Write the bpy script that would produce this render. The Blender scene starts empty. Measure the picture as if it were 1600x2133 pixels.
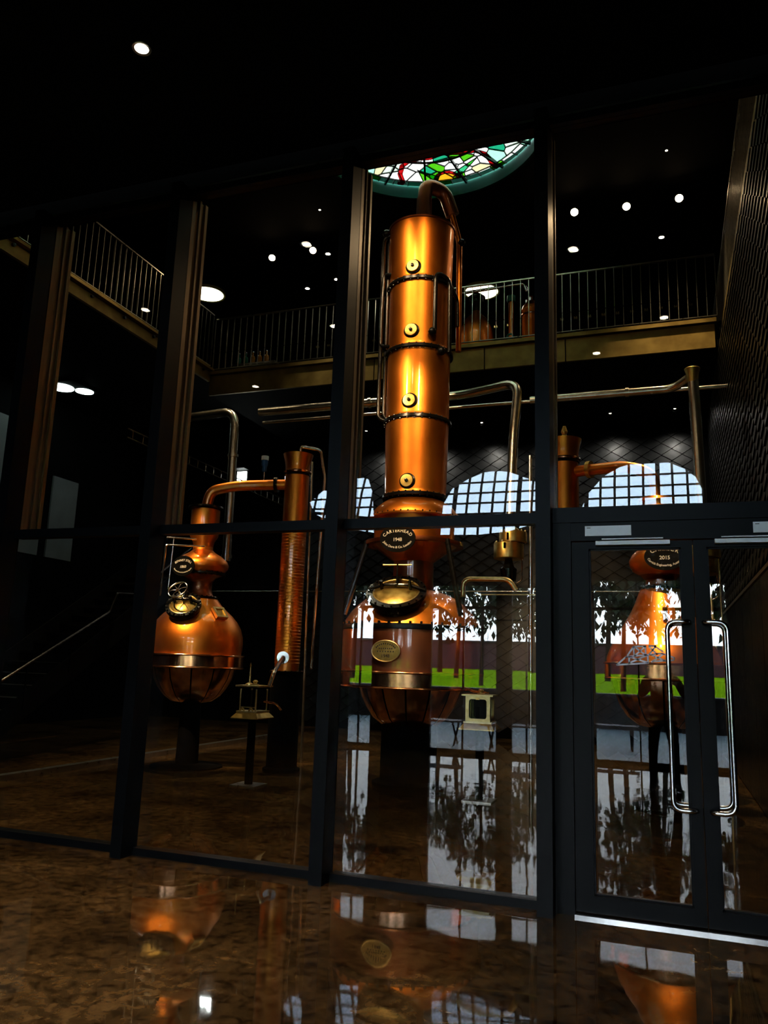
import bpy, math, random
from mathutils import Vector, Matrix
R = math.radians
PI = math.pi
sc = bpy.context.scene
col = sc.collection
random.seed(7)

# ------------------------------------------------------------------ camera
yaw, pitch, roll = 0.347688, 0.191612, 0.033773
fwd = Vector((-math.sin(yaw) * math.cos(pitch), math.cos(yaw) * math.cos(pitch), math.sin(pitch)))
rgt = Vector((math.cos(yaw), math.sin(yaw), 0))
up = rgt.cross(fwd)
r2 = rgt * math.cos(roll) + up * math.sin(roll)
u2 = -rgt * math.sin(roll) + up * math.cos(roll)
cam_d = bpy.data.cameras.new('camera')
cam = bpy.data.objects.new('camera', cam_d)
col.objects.link(cam)
cam.matrix_world = Matrix(((r2.x, u2.x, -fwd.x, 0), (r2.y, u2.y, -fwd.y, -5.4755),
                           (r2.z, u2.z, -fwd.z, 1.5), (0, 0, 0, 1)))
cam_d.sensor_fit = 'HORIZONTAL'
cam_d.sensor_width = 36
cam_d.lens = 1637.34 / 1600 * 36
cam_d.clip_end = 300
cam_d.clip_start = 0.02
sc.camera = cam

# ------------------------------------------------------------------ sky, exposure
SKY = 22.0
w = bpy.data.worlds.new('overcast_sky')
sc.world = w
w.use_nodes = True
bg = w.node_tree.nodes['Background']
bg.inputs[0].default_value = (0.84, 0.93, 1.0, 1)
bg.inputs[1].default_value = SKY
sc.view_settings.view_transform = 'Standard'
sc.view_settings.look = 'None'
sc.view_settings.gamma = 1
sc.view_settings.exposure = 0.0
sc.view_settings.use_curve_mapping = False
cy = sc.cycles
cy.use_denoising = True
cy.max_bounces = 8
cy.glossy_bounces = 5
cy.diffuse_bounces = 3
cy.transparent_max_bounces = 24
cy.sample_clamp_indirect = 6
cy.caustics_reflective = False
cy.caustics_refractive = False

# spotlights on the tracks (the lamp bodies are built further down): position, aim, watts, colour, cone
WARM = (1.0, 0.66, 0.34)
SPOTS = []

# ------------------------------------------------------------------ materials
def nt(name):
    m = bpy.data.materials.new(name)
    m.use_nodes = True
    t = m.node_tree
    return m, t, t.nodes['Principled BSDF']

def pm(name, c1, c2=None, scale=6.0, metal=0.0, rough=0.4, rough2=None, bump=0.0, coat=0.0,
       spec=0.5, stretch=(1, 1, 1), detail=4.0, coat_rough=0.08, bscale=None, dist=0.02):
    m, t, b = nt(name)
    if c2 is None:
        c2 = tuple(v * 0.75 for v in c1)
    tc = t.nodes.new('ShaderNodeTexCoord')
    mp = t.nodes.new('ShaderNodeMapping')
    mp.inputs['Scale'].default_value = stretch
    t.links.new(tc.outputs['Object'], mp.inputs['Vector'])
    n = t.nodes.new('ShaderNodeTexNoise')
    n.inputs['Scale'].default_value = scale
    n.inputs['Detail'].default_value = detail
    t.links.new(mp.outputs[0], n.inputs['Vector'])
    cr = t.nodes.new('ShaderNodeValToRGB')
    cr.color_ramp.elements[0].position = 0.32
    cr.color_ramp.elements[1].position = 0.68
    cr.color_ramp.elements[0].color = (*c2, 1)
    cr.color_ramp.elements[1].color = (*c1, 1)
    t.links.new(n.outputs['Fac'], cr.inputs[0])
    t.links.new(cr.outputs[0], b.inputs['Base Color'])
    b.inputs['Metallic'].default_value = metal
    b.inputs['Roughness'].default_value = rough
    b.inputs['Specular IOR Level'].default_value = spec
    b.inputs['Coat Weight'].default_value = coat
    b.inputs['Coat Roughness'].default_value = coat_rough
    if rough2 is not None:
        mr = t.nodes.new('ShaderNodeMapRange')
        mr.inputs['To Min'].default_value = rough
        mr.inputs['To Max'].default_value = rough2
        t.links.new(n.outputs['Fac'], mr.inputs['Value'])
        t.links.new(mr.outputs[0], b.inputs['Roughness'])
    if bump:
        bn = t.nodes.new('ShaderNodeBump')
        bn.inputs['Strength'].default_value = bump
        bn.inputs['Distance'].default_value = dist
        src = n
        if bscale:
            src = t.nodes.new('ShaderNodeTexNoise')
            src.inputs['Scale'].default_value = bscale
            t.links.new(mp.outputs[0], src.inputs['Vector'])
        t.links.new(src.outputs['Fac'], bn.inputs['Height'])
        t.links.new(bn.outputs[0], b.inputs['Normal'])
    return m

def emit(name, c, s):
    m, t, b = nt(name)
    b.inputs['Base Color'].default_value = (0.8, 0.8, 0.8, 1)
    b.inputs['Emission Color'].default_value = (*c, 1)
    b.inputs['Emission Strength'].default_value = s
    return m

def glass(name, tint, r0=0.045, rough=0.0):
    """thin pane: what is not mirrored (Schlick) passes straight through, tinted"""
    m = bpy.data.materials.new(name)
    m.use_nodes = True
    t = m.node_tree
    t.nodes.clear()
    out = t.nodes.new('ShaderNodeOutputMaterial')
    mix = t.nodes.new('ShaderNodeMixShader')
    tr = t.nodes.new('ShaderNodeBsdfTransparent')
    gl = t.nodes.new('ShaderNodeBsdfGlossy')
    lw = t.nodes.new('ShaderNodeLayerWeight')
    lw.inputs['Blend'].default_value = 0.5
    pw = t.nodes.new('ShaderNodeMath')
    pw.operation = 'POWER'
    pw.inputs[1].default_value = 5
    ma = t.nodes.new('ShaderNodeMath')
    ma.operation = 'MULTIPLY_ADD'
    ma.inputs[1].default_value = 1 - r0
    ma.inputs[2].default_value = r0
    tr.inputs[0].default_value = (*tint, 1)
    gl.inputs['Roughness'].default_value = rough
    t.links.new(lw.outputs['Facing'], pw.inputs[0])
    t.links.new(pw.outputs[0], ma.inputs[0])
    t.links.new(ma.outputs[0], mix.inputs[0])
    t.links.new(tr.outputs[0], mix.inputs[1])
    t.links.new(gl.outputs[0], mix.inputs[2])
    t.links.new(mix.outputs[0], out.inputs[0])
    return m

def copper_mat(name, hi, lo, rough=0.34, r2=0.46, banded=False):
    m = pm(name, hi, lo, scale=2.6, metal=1.0, rough=rough, rough2=r2, bump=0.05, coat=1.0,
           stretch=(1, 1, 0.55), detail=6, coat_rough=0.055, bscale=7.0, dist=0.010)
    return m

MT = {}
MT['copper'] = copper_mat('lacquered_copper', (0.99, 0.33, 0.040), (0.74, 0.19, 0.016))
MT['copper_dark'] = copper_mat('aged_copper', (0.42, 0.13, 0.045), (0.20, 0.055, 0.025), 0.34, 0.5)
MT['copper_pol'] = pm('polished_copper', (0.90, 0.46, 0.24), (0.78, 0.34, 0.16), metal=1, rough=0.13, rough2=0.22, coat=0.2, bump=0.04, bscale=5)
MT['brass'] = pm('brass', (0.80, 0.56, 0.17), (0.58, 0.38, 0.09), scale=14, metal=1, rough=0.28, rough2=0.42, bump=0.05)
MT['brass_pale'] = pm('pale_brass', (0.82, 0.66, 0.30), (0.62, 0.47, 0.18), scale=18, metal=1, rough=0.3, rough2=0.45)
MT['steel'] = pm('stainless_steel', (0.74, 0.70, 0.60), (0.60, 0.56, 0.47), scale=9, metal=1, rough=0.2, rough2=0.3)
MT['chrome'] = pm('satin_chrome', (0.82, 0.83, 0.84), (0.7, 0.7, 0.72), scale=12, metal=1, rough=0.14, rough2=0.2)
MT['iron'] = pm('black_iron', (0.005, 0.005, 0.005), (0.003, 0.003, 0.003), scale=20, rough=0.16, rough2=0.3, bump=0.25, spec=0.35, bscale=38, dist=0.006)
MT['frame'] = pm('black_aluminium', (0.0016, 0.0022, 0.0028), (0.001, 0.0014, 0.0018), scale=30, rough=0.34, rough2=0.42, spec=0.09)
MT['bronze'] = pm('bronzed_aluminium', (0.25, 0.155, 0.062), (0.17, 0.10, 0.038), scale=4, metal=0.45, rough=0.34, rough2=0.46, stretch=(8, 8, 0.4))
MT['gold_lit'] = pm('gold_lit_steel', (0.34, 0.235, 0.07), (0.20, 0.13, 0.035), scale=3.5, metal=0.85, rough=0.42, rough2=0.58, detail=8, bump=0.05)  # warm gold light on the steel beams put into their colour
MT['soot'] = pm('black_paint', (0.005, 0.005, 0.005), (0.003, 0.003, 0.003), scale=8, rough=0.7, rough2=0.85, spec=0.02)
MT['black_wall'] = pm('charcoal_plaster', (0.0035, 0.0035, 0.0035), (0.0022, 0.0022, 0.0022), scale=3, rough=0.8, rough2=0.92, bump=0.05, spec=0.04)
MT['gloss_panel'] = pm('black_lacquer_panel', (0.012, 0.014, 0.014), (0.006, 0.007, 0.007), scale=10, rough=0.14, rough2=0.34, stretch=(9, 9, 0.5), bump=0.18, dist=0.01)
MT['slate'] = pm('black_slate', (0.008, 0.0085, 0.009), (0.004, 0.0045, 0.005), scale=9, rough=0.26, rough2=0.42, bump=0.12, spec=0.35)
MT['rail_steel'] = pm('railing_steel', (0.62, 0.58, 0.50), (0.48, 0.45, 0.38), scale=12, metal=1, rough=0.24, rough2=0.34)
MT['sign'] = pm('black_enamel', (0.003, 0.003, 0.003), (0.002, 0.002, 0.002), rough=0.45, spec=0.1)
MT['ink'] = pm('cream_lettering', (0.80, 0.74, 0.60), (0.72, 0.66, 0.53), scale=40, rough=0.5)
MT['ink_dark'] = pm('dark_lettering', (0.03, 0.02, 0.01), rough=0.6)
MT['white'] = pm('white_enamel', (0.90, 0.93, 0.95), (0.86, 0.89, 0.91), scale=30, rough=0.35)
MT['pane'] = glass('clear_pane', (0.965, 0.975, 0.97))
MT['rear_pane'] = glass('rear_pane', (0.96, 0.97, 0.97))
MT['vault_pane'] = glass('blue_tinted_pane', (0.50, 0.61, 0.72))
MT['case_glass'] = glass('case_glass', (0.45, 0.52, 0.50), 0.06)
MT['teal'] = pm('teal_lit_rim', (0.004, 0.050, 0.034), (0.003, 0.034, 0.023), scale=2, rough=0.7, spec=0.05)  # green light from the stained glass put into the rim's colour
MT['lead'] = pm('lead_came', (0.015, 0.015, 0.016), rough=0.6)
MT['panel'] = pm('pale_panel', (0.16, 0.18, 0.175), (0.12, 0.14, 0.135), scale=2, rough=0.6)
MT['lamp_warm'] = emit('lamp_lens_warm', (1.0, 0.70, 0.40), 70)
MT['lamp_disc'] = emit('lamp_disc', (1.0, 0.93, 0.66), 7)
MT['lamp_white'] = emit('downlight_lens', (1.0, 0.86, 0.68), 26)
MT['lamp_cool'] = emit('lamp_cool', (0.80, 1.0, 0.95), 9)
MT['lamp_flood'] = emit('lamp_flood', (0.92, 1.0, 0.96), 55)
MT['disc_rim'] = pm('disc_rim', (0.55, 0.55, 0.18), (0.45, 0.45, 0.15), rough=0.4)
MT['blue_plastic'] = pm('blue_plastic', (0.03, 0.12, 0.32), rough=0.35)
MT['patina'] = pm('verdigris', (0.10, 0.42, 0.33), (0.05, 0.25, 0.20), scale=25, metal=0.4, rough=0.4)
MT['bark'] = pm('tree_bark', (0.010, 0.007, 0.006), (0.006, 0.004, 0.003), scale=14, rough=0.9, bump=0.6, spec=0.1)
MT['leaf'] = pm('dark_leaf', (0.005, 0.013, 0.005), (0.003, 0.007, 0.003), scale=6, rough=0.7, spec=0.1)
MT['grass'] = pm('lawn_grass', (0.13, 0.24, 0.004), (0.07, 0.16, 0.002), scale=2.2, rough=1.0, bump=0.4, detail=9, spec=0.0)
MT['brick'] = pm('plum_brick', (0.060, 0.028, 0.034), (0.035, 0.018, 0.024), scale=9, rough=0.9, bump=0.3, spec=0.05)
MT['paving'] = pm('blue_grey_decking', (0.055, 0.085, 0.105), (0.035, 0.06, 0.075), scale=2.4, rough=0.35, rough2=0.5, spec=0.3)
MT['cloth'] = pm('black_cotton', (0.010, 0.010, 0.012), (0.006, 0.006, 0.007), scale=40, rough=0.85)
MT['denim'] = pm('dark_denim', (0.012, 0.016, 0.022), (0.007, 0.010, 0.014), scale=50, rough=0.85)
MT['skin'] = pm('skin', (0.36, 0.21, 0.15), (0.31, 0.17, 0.12), scale=18, rough=0.5)
MT['hair'] = pm('dark_hair', (0.015, 0.010, 0.007), rough=0.5)
MT['bottle_g'] = pm('green_bottle', (0.02, 0.16, 0.10), rough=0.12)
MT['bottle_a'] = pm('amber_bottle', (0.40, 0.20, 0.02), (0.30, 0.14, 0.02), rough=0.12)
MT['truss_white'] = pm('white_timber', (0.85, 0.82, 0.80), (0.78, 0.75, 0.73), scale=8, rough=0.5)

def floor_mat():
    m, t, b = nt('polished_brown_concrete')
    tc = t.nodes.new('ShaderNodeTexCoord')
    def noise(s, d, dis=0.0):
        n = t.nodes.new('ShaderNodeTexNoise')
        n.inputs['Scale'].default_value = s
        n.inputs['Detail'].default_value = d
        n.inputs['Distortion'].default_value = dis
        n.inputs['Roughness'].default_value = 0.62
        t.links.new(tc.outputs['Object'], n.inputs['Vector'])
        return n
    n1, n2, n3 = noise(1.1, 10, 0.3), noise(13, 15, 0.4), noise(1.1, 2)
    r1 = t.nodes.new('ShaderNodeValToRGB')
    r1.color_ramp.elements[0].position = 0.36
    r1.color_ramp.elements[1].position = 0.66
    r1.color_ramp.elements[0].color = (0.026, 0.015, 0.006, 1)
    r1.color_ramp.elements[1].color = (0.15, 0.086, 0.033, 1)
    rr2 = t.nodes.new('ShaderNodeValToRGB')
    rr2.color_ramp.elements[0].position = 0.36
    rr2.color_ramp.elements[1].position = 0.66
    rr2.color_ramp.elements[0].color = (0.30, 0.29, 0.28, 1)
    rr2.color_ramp.elements[1].color = (1.45, 1.35, 1.2, 1)
    mx = t.nodes.new('ShaderNodeMixRGB')
    mx.blend_type = 'MULTIPLY'
    mx.inputs[0].default_value = 1
    t.links.new(n1.outputs['Fac'], r1.inputs[0])
    t.links.new(n2.outputs['Fac'], rr2.inputs[0])
    t.links.new(r1.outputs[0], mx.inputs[1])
    t.links.new(rr2.outputs[0], mx.inputs[2])
    t.links.new(mx.outputs[0], b.inputs['Base Color'])
    mr = t.nodes.new('ShaderNodeMapRange')
    mr.inputs['To Min'].default_value = 0.01
    mr.inputs['To Max'].default_value = 0.045
    t.links.new(n2.outputs['Fac'], mr.inputs['Value'])
    t.links.new(mr.outputs[0], b.inputs['Roughness'])
    b.inputs['Specular IOR Level'].default_value = 0.55
    bn = t.nodes.new('ShaderNodeBump')
    bn.inputs['Strength'].default_value = 0.25
    bn.inputs['Distance'].default_value = 0.010
    t.links.new(n3.outputs['Fac'], bn.inputs['Height'])
    t.links.new(bn.outputs[0], b.inputs['Normal'])
    return m
MT['floor'] = floor_mat()

# ------------------------------------------------------------------ mesh builder
class M:
    def __init__(s):
        s.v, s.f = [], []
    def add(s, vs, fs):
        o = len(s.v)
        s.v += [tuple(x) for x in vs]
        s.f += [tuple(i + o for i in f) for f in fs]
        return s
    def box(s, c, d, rot=None):
        x, y, z = (k / 2 for k in d)
        vs = [Vector((a, b, e)) for a in (-x, x) for b in (-y, y) for e in (-z, z)]
        if rot is not None:
            vs = [rot @ q for q in vs]
        return s.add([q + Vector(c) for q in vs],
                     [(0, 1, 3, 2), (4, 6, 7, 5), (0, 4, 5, 1), (2, 3, 7, 6), (0, 2, 6, 4), (1, 5, 7, 3)])
    def b2(s, a, b):
        return s.box([(a[i] + b[i]) / 2 for i in range(3)], [abs(b[i] - a[i]) for i in range(3)])
    def lathe(s, prof, c=(0, 0, 0), n=48, axis=None, a0=0.0, a1=2 * PI):
        """prof: (r, z) pairs, turned around the z axis (or `axis`) through c"""
        q = Vector((0, 0, 1)).rotation_difference(Vector(axis)) if axis is not None else None
        full = abs(a1 - a0 - 2 * PI) < 1e-6
        k = n if full else n + 1
        vs, fs = [], []
        for r, z in prof:
            for i in range(k):
                a = a0 + (a1 - a0) * i / n
                p = Vector((r * math.cos(a), r * math.sin(a), z))
                if q:
                    p = q @ p
                vs.append(p + Vector(c))
        for j in range(len(prof) - 1):
            for i in range(n):
                i2 = (i + 1) % k if full else i + 1
                fs.append((j * k + i, j * k + i2, (j + 1) * k + i2, (j + 1) * k + i))
        return s.add(vs, fs)
    def cyl(s, a, b, r, r2=None, n=16):
        a, b = Vector(a), Vector(b)
        L = (b - a).length
        r2 = r if r2 is None else r2
        return s.lathe([(0.0001, 0), (r, 0), (r2, L), (0.0001, L)], a, n, b - a)
    def tube(s, pts, r, n=14, bend=0.0, caps=True):
        pts = [Vector(p) for p in pts]
        if bend:
            out = [pts[0]]
            for i in range(1, len(pts) - 1):
                a, b, c = pts[i - 1], pts[i], pts[i + 1]
                d1, d2 = (a - b), (c - b)
                k = min(bend, d1.length * 0.48, d2.length * 0.48)
                p0, p1 = b + d1.normalized() * k, b + d2.normalized() * k
                for j in range(9):
                    t = j / 8
                    out.append(p0 * (1 - t) ** 2 + b * 2 * t * (1 - t) + p1 * t * t)
            out.append(pts[-1])
            pts = out
        rs = r if isinstance(r, (list, tuple)) else [r] * len(pts)
        vs, fs = [], []
        t0 = (pts[1] - pts[0]).normalized()
        ref = Vector((0, 0, 1)) if abs(t0.z) < 0.9 else Vector((1, 0, 0))
        nrm = t0.cross(ref).normalized()
        for i, p in enumerate(pts):
            t = ((pts[min(i + 1, len(pts) - 1)] - pts[max(i - 1, 0)])).normalized()
            nrm = (nrm - t * nrm.dot(t)).normalized()
            bn = t.cross(nrm)
            for j in range(n):
                a = 2 * PI * j / n
                vs.append(p + (nrm * math.cos(a) + bn * math.sin(a)) * rs[min(i, len(rs) - 1)])
        for i in range(len(pts) - 1):
            for j in range(n):
                fs.append((i * n + j, i * n + (j + 1) % n, (i + 1) * n + (j + 1) % n, (i + 1) * n + j))
        if caps:
            fs.append(tuple(range(n - 1, -1, -1)))
            fs.append(tuple((len(pts) - 1) * n + j for j in range(n)))
        return s.add(vs, fs)
    def torus(s, c, R_, r, axis=(0, 0, 1), n=40, m=8, sx=1.0):
        q = Vector((0, 0, 1)).rotation_difference(Vector(axis))
        vs, fs = [], []
        for i in range(n):
            a = 2 * PI * i / n
            for j in range(m):
                b = 2 * PI * j / m
                rr = R_ + r * math.cos(b)
                vs.append(q @ Vector((rr * math.cos(a) * sx, rr * math.sin(a), r * math.sin(b))) + Vector(c))
        for i in range(n):
            for j in range(m):
                fs.append((i * m + j, ((i + 1) % n) * m + j, ((i + 1) % n) * m + (j + 1) % m, i * m + (j + 1) % m))
        return s.add(vs, fs)
    def prism(s, poly, a, fn):
        """poly: 2-D outline; fn(u, v, w) -> point; w runs 0..a"""
        n = len(poly)
        vs = [fn(u, v, 0) for u, v in poly] + [fn(u, v, a) for u, v in poly]
        fs = [tuple(range(n)), tuple(range(2 * n - 1, n - 1, -1))]
        fs += [(i, i + n, (i + 1) % n + n, (i + 1) % n) for i in range(n)]
        return s.add(vs, fs)
    def sphere(s, c, r, n=16, sz=1.0):
        pr = [(max(1e-4, r * math.sin(PI * i / 10)), -r * sz * math.cos(PI * i / 10)) for i in range(11)]
        return s.lathe(pr, c, n)
    def mesh(s, name, off=(0, 0, 0), smooth=35):
        me = bpy.data.meshes.new(name)
        me.from_pydata([(x - off[0], y - off[1], z - off[2]) for x, y, z in s.v], [], s.f)
        import bmesh
        bm = bmesh.new()
        bm.from_mesh(me)
        bmesh.ops.recalc_face_normals(bm, faces=bm.faces)
        bm.to_mesh(me)
        bm.free()
        if smooth:
            me.polygons.foreach_set('use_smooth', [True] * len(me.polygons))
            me.set_sharp_from_angle(angle=R(smooth))
        return me
    def build(s, name, mat, parent=None, smooth=35):
        off = origin(parent)
        me = s.mesh(name, off, smooth)
        return link(name, me, mat, parent)

ORG = {}
def origin(p):
    return ORG.get(p.name, (0, 0, 0)) if p else (0, 0, 0)

def link(name, me, mat, parent=None, loc=None):
    if mat is not None and len(me.materials) == 0:
        me.materials.append(MT[mat] if isinstance(mat, str) else mat)
    o = bpy.data.objects.new(name, me)
    col.objects.link(o)
    if parent:
        o.parent = parent
        ORG[o.name] = origin(parent)
    if loc is not None:
        off = origin(parent)
        o.location = [loc[i] - off[i] for i in range(3)]
    return o

def thing(name, label, cat, loc=(0, 0, 0), group=None):
    o = bpy.data.objects.new(name, None)
    o.empty_display_size = 0.1
    col.objects.link(o)
    o.location = loc
    ORG[o.name] = tuple(loc)
    o['label'] = label
    o['category'] = cat
    if group:
        o['group'] = group
    return o

def tag(o, label, cat, group=None):
    o['label'] = label
    o['category'] = cat
    if group:
        o['group'] = group
    return o

def struct(name, loc=None, label=None):
    o = bpy.data.objects.new(name, None)
    o.empty_display_size = 0.1
    col.objects.link(o)
    o.location = loc or (0, 0, 0)
    ORG[o.name] = tuple(loc or (0, 0, 0))
    o['kind'] = 'structure'
    if label:
        o['label'] = label
    return o

def smesh(m, name, mat, label=None, smooth=0):
    o = m.build(name, mat, None, smooth)
    o['kind'] = 'structure'
    if label:
        o['label'] = label
    return o

def flat(polys, depth, fn):
    """outline with holes (even-odd), thickness depth -> M ; fn(u, v, w) maps to the scene"""
    cu = bpy.data.curves.new('tmp', 'CURVE')
    cu.dimensions = '2D'
    cu.fill_mode = 'BOTH'
    cu.extrude = depth / 2
    for p in polys:
        sp = cu.splines.new('POLY')
        sp.points.add(len(p) - 1)
        for i, (u, v) in enumerate(p):
            sp.points[i].co = (u, v, 0, 1)
        sp.use_cyclic_u = True
    return curve_to_m(cu, fn)

def curve_to_m(cu, fn):
    o = bpy.data.objects.new('tmp', cu)
    me = bpy.data.meshes.new_from_object(o)
    m = M()
    m.add([fn(*v.co) for v in me.vertices], [tuple(p.vertices) for p in me.polygons])
    bpy.data.objects.remove(o)
    bpy.data.curves.remove(cu)
    bpy.data.meshes.remove(me)
    return m

_tw = {}
def glyph(ch, size, shear=0.0):
    cu = bpy.data.curves.new('g', 'FONT')
    cu.body = ch
    cu.size = size
    cu.extrude = 0.002
    cu.shear = shear
    cu.offset = size * 0.012
    return curve_to_m(cu, lambda x, y, z: (x, y, z))

def text_w(s, size):
    k = (s, size)
    if k not in _tw:
        m = glyph(s + 'I', size)
        _tw[k] = max((v[0] for v in m.v), default=0)
    return _tw[k]

def advance(s, size):
    w0 = text_w('', size)
    return [text_w(s[:i], size) - w0 for i in range(len(s) + 1)]

def arc_text(out, s, size, rx, ry, top, fn, shear=0.0, stretch=1.0):
    """letters along the upper / lower half of an ellipse rx, ry"""
    adv = advance(s, size)
    W = adv[-1]
    N = 400
    tab, L = [], 0
    prev = None
    for i in range(N + 1):
        a = PI * i / N
        p = (-rx * math.cos(a), (ry if top else -ry) * math.sin(a))
        if prev:
            L += math.hypot(p[0] - prev[0], p[1] - prev[1])
        tab.append((L, p))
        prev = p
    def at(l):
        for i in range(1, len(tab)):
            if tab[i][0] >= l:
                a, b = tab[i - 1], tab[i]
                t = (l - a[0]) / (b[0] - a[0] + 1e-9)
                return (a[1][0] + (b[1][0] - a[1][0]) * t, a[1][1] + (b[1][1] - a[1][1]) * t), \
                    math.atan2(b[1][1] - a[1][1], b[1][0] - a[1][0])
        return tab[-1][1], 0
    st = (L - W * stretch) / 2
    for i, ch in enumerate(s):
        if ch == ' ':
            continue
        wch = adv[i + 1] - adv[i]
        p, ang = at(st + (adv[i] + wch / 2) * stretch)
        g = glyph(ch, size, shear)
        ca, sa = math.cos(ang), math.sin(ang)
        vs = []
        for x, y, z in g.v:
            x -= wch / 2
            if not top:
                y -= size * 0.35
            vs.append(fn(p[0] + x * ca - y * sa, p[1] + x * sa + y * ca, z))
        out.add(vs, g.f)

def line_text(out, s, size, cx, cy, fn, shear=0.0):
    adv = advance(s, size)
    g = glyph(s, size, shear)
    out.add([fn(cx - adv[-1] / 2 + x, cy + y, z) for x, y, z in g.v], g.f)

# ------------------------------------------------------------------ the setting: floor, walls, ceilings
smesh(M().b2((-13.2, -8.75, -0.12), (4.2, 12.4, 0)), 'floor', 'floor', 'polished mottled brown concrete floor')

# ceiling of the still hall with the round opening of the skylight
SKX, SKY_Y, SKR = -3.45, 5.2, 1.97
CZ = 10.0
m = M()
n = 64
ring = [(SKX + SKR * math.cos(2 * PI * i / n), SKY_Y + SKR * math.sin(2 * PI * i / n)) for i in range(n)]
sq = []
for i in range(n):
    a = 2 * PI * i / n
    c_, s_ = math.cos(a), math.sin(a)
    k = 2.4 / max(abs(c_), abs(s_))
    sq.append((SKX + k * c_, SKY_Y + k * s_))
vs = [(x, y, CZ) for x, y in ring] + [(x, y, CZ) for x, y in sq]
vs += [(x, y, CZ + 0.3) for x, y in ring] + [(x, y, CZ + 0.3) for x, y in sq]
fs = []
for i in range(n):
    j = (i + 1) % n
    fs += [(i, j, n + j, n + i), (2 * n + i, 3 * n + i, 3 * n + j, 2 * n + j)]
m.add(vs, fs)
x0, x1, y0, y1 = SKX - 2.4, SKX + 2.4, SKY_Y - 2.4, SKY_Y + 2.4
for a, b in (((-13.2, 0.0), (x0, 12.4)), ((x1, 0.0), (4.2, 12.4)), ((x0, 0.0), (x1, y0)), ((x0, y1), (x1, 12.4))):
    m.b2((a[0], a[1], CZ), (b[0], b[1], CZ + 0.3))
smesh(m, 'ceiling', 'black_wall', 'black ceiling of the still hall')
smesh(M().b2((-13.2, -8.75, 5.85), (4.2, -0.02, 6.1)), 'ceiling', 'black_wall', 'low black ceiling of the lobby in front of the glass')
smesh(M().b2((-13.4, -8.75, -0.1), (-13.0, 12.4, 10.4)), 'wall_left', 'black_wall')
smesh(M().b2((4.0, -8.75, -0.1), (4.4, 12.4, 10.4)), 'wall_right', 'black_wall')
wall_back = smesh(M().b2((-13.2, 12.2, -0.1), (4.2, 12.5, 10.4)), 'wall_back', 'black_wall')
# bulkhead above the glass, and the solid wall right of the doors
m = M()
m.b2((-13.2, 0.0, 5.70), (4.2, 0.2, 10.4))
m.b2((1.06, 0.0, 0), (4.2, 0.2, 5.70))
smesh(m, 'wall_front', 'black_wall')
# wall of the still hall on the right: lacquered panels below, slates above
wr = struct('wall_right', (0.95, 6, 0), 'black right wall of the still hall, lacquered below and slate-clad above')
M().b2((0.99, 0.2, 0), (1.12, 12.2, 6.88)).build('wall_core', 'black_wall', wr, 0)
yy = 0.25
while yy < 12.1:
    M().b2((0.955, yy, 0.02), (0.99, min(yy + 1.17, 12.19), 2.55)).build('panel', 'gloss_panel', wr, 0)
    yy += 1.19
M().b2((0.935, 0.22, 2.56), (0.99, 12.19, 2.60)).build('rail_trim', 'rail_steel', wr, 0)
smesh(M().b2((-13.0, -0.03, 5.655), (1.06, 0.0, 5.70)), 'trim_1', 'rail_steel', 'thin metal edge above the glass')
# kerb along the left side of the hall
smesh(M().b2((-7.55, 0.25, 0), (-7.43, 9.0, 0.07)), 'trim_2', 'rail_steel', 'low metal kerb on the left of the floor')

# slates: diamonds hung in offset rows; the 300 that show largest are parts, the rest one part
def diamond(wd, ht, t, tilt):
    m = M()
    pts = [(-wd / 2, 0), (0, -ht / 2), (wd / 2, 0), (0, ht / 2)]
    def f(u, v, w_):
        return (u, -(0.004 + tilt * (ht / 2 - v) / ht) - w_, v)
    return m.prism(pts, t, f)
SW, SH = 0.42, 0.27
dm = diamond(SW * 0.97, SH * 0.97, 0.014, 0.035)
spots = []
j = 0
z = 0.25
while z < 6.8:
    x = -8.6 + (SW / 2 if j % 2 else 0)
    while x < 0.8:
        spots.append((x, z))
        x += SW
    z += SH / 2
    j += 1
def shown(s):
    x, z = s
    return abs(z - 5.4) * 0.9 + abs(x + 1.8) * 0.35
spots.sort(key=shown)
sm = dm.mesh('slate', smooth=0)
sm.materials.append(MT['slate'])
for x, z in spots[:300]:
    o = link('slate', sm, None, wall_back, (x, 12.2, z))
m = M()
for x, z in spots[300:]:
    m.add([(a + x, b + 12.2, c + z) for a, b, c in dm.v], dm.f)
o = m.build('slate_cladding', 'slate', wall_back, 0)
o['kind'] = 'stuff'
# right wall slates
m = M()
spr = []
j = 0
z = 2.75
while z < 6.8:
    y = 1.0 + (SW / 2 if j % 2 else 0)
    while y < 12.0:
        spr.append((y, z))
        y += SW
    z += SH / 2
    j += 1
spr.sort(key=lambda s: abs(s[0] - 7.5) + abs(s[1] - 4.8))
rm = M().add([(b + 0.0, -a, c) for a, b, c in dm.v], dm.f)
rme = rm.mesh('slate', smooth=0)
rme.materials.append(MT['slate'])
for y, z in spr[:300]:
    link('slate', rme, None, wr, (0.99, y, z))
for y, z in spr[300:]:
    m.add([(0.99 + a, y + b, z + c) for a, b, c in rm.v], rm.f)
o = m.build('slate_cladding', 'slate', wr, 0)
o['kind'] = 'stuff'

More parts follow.
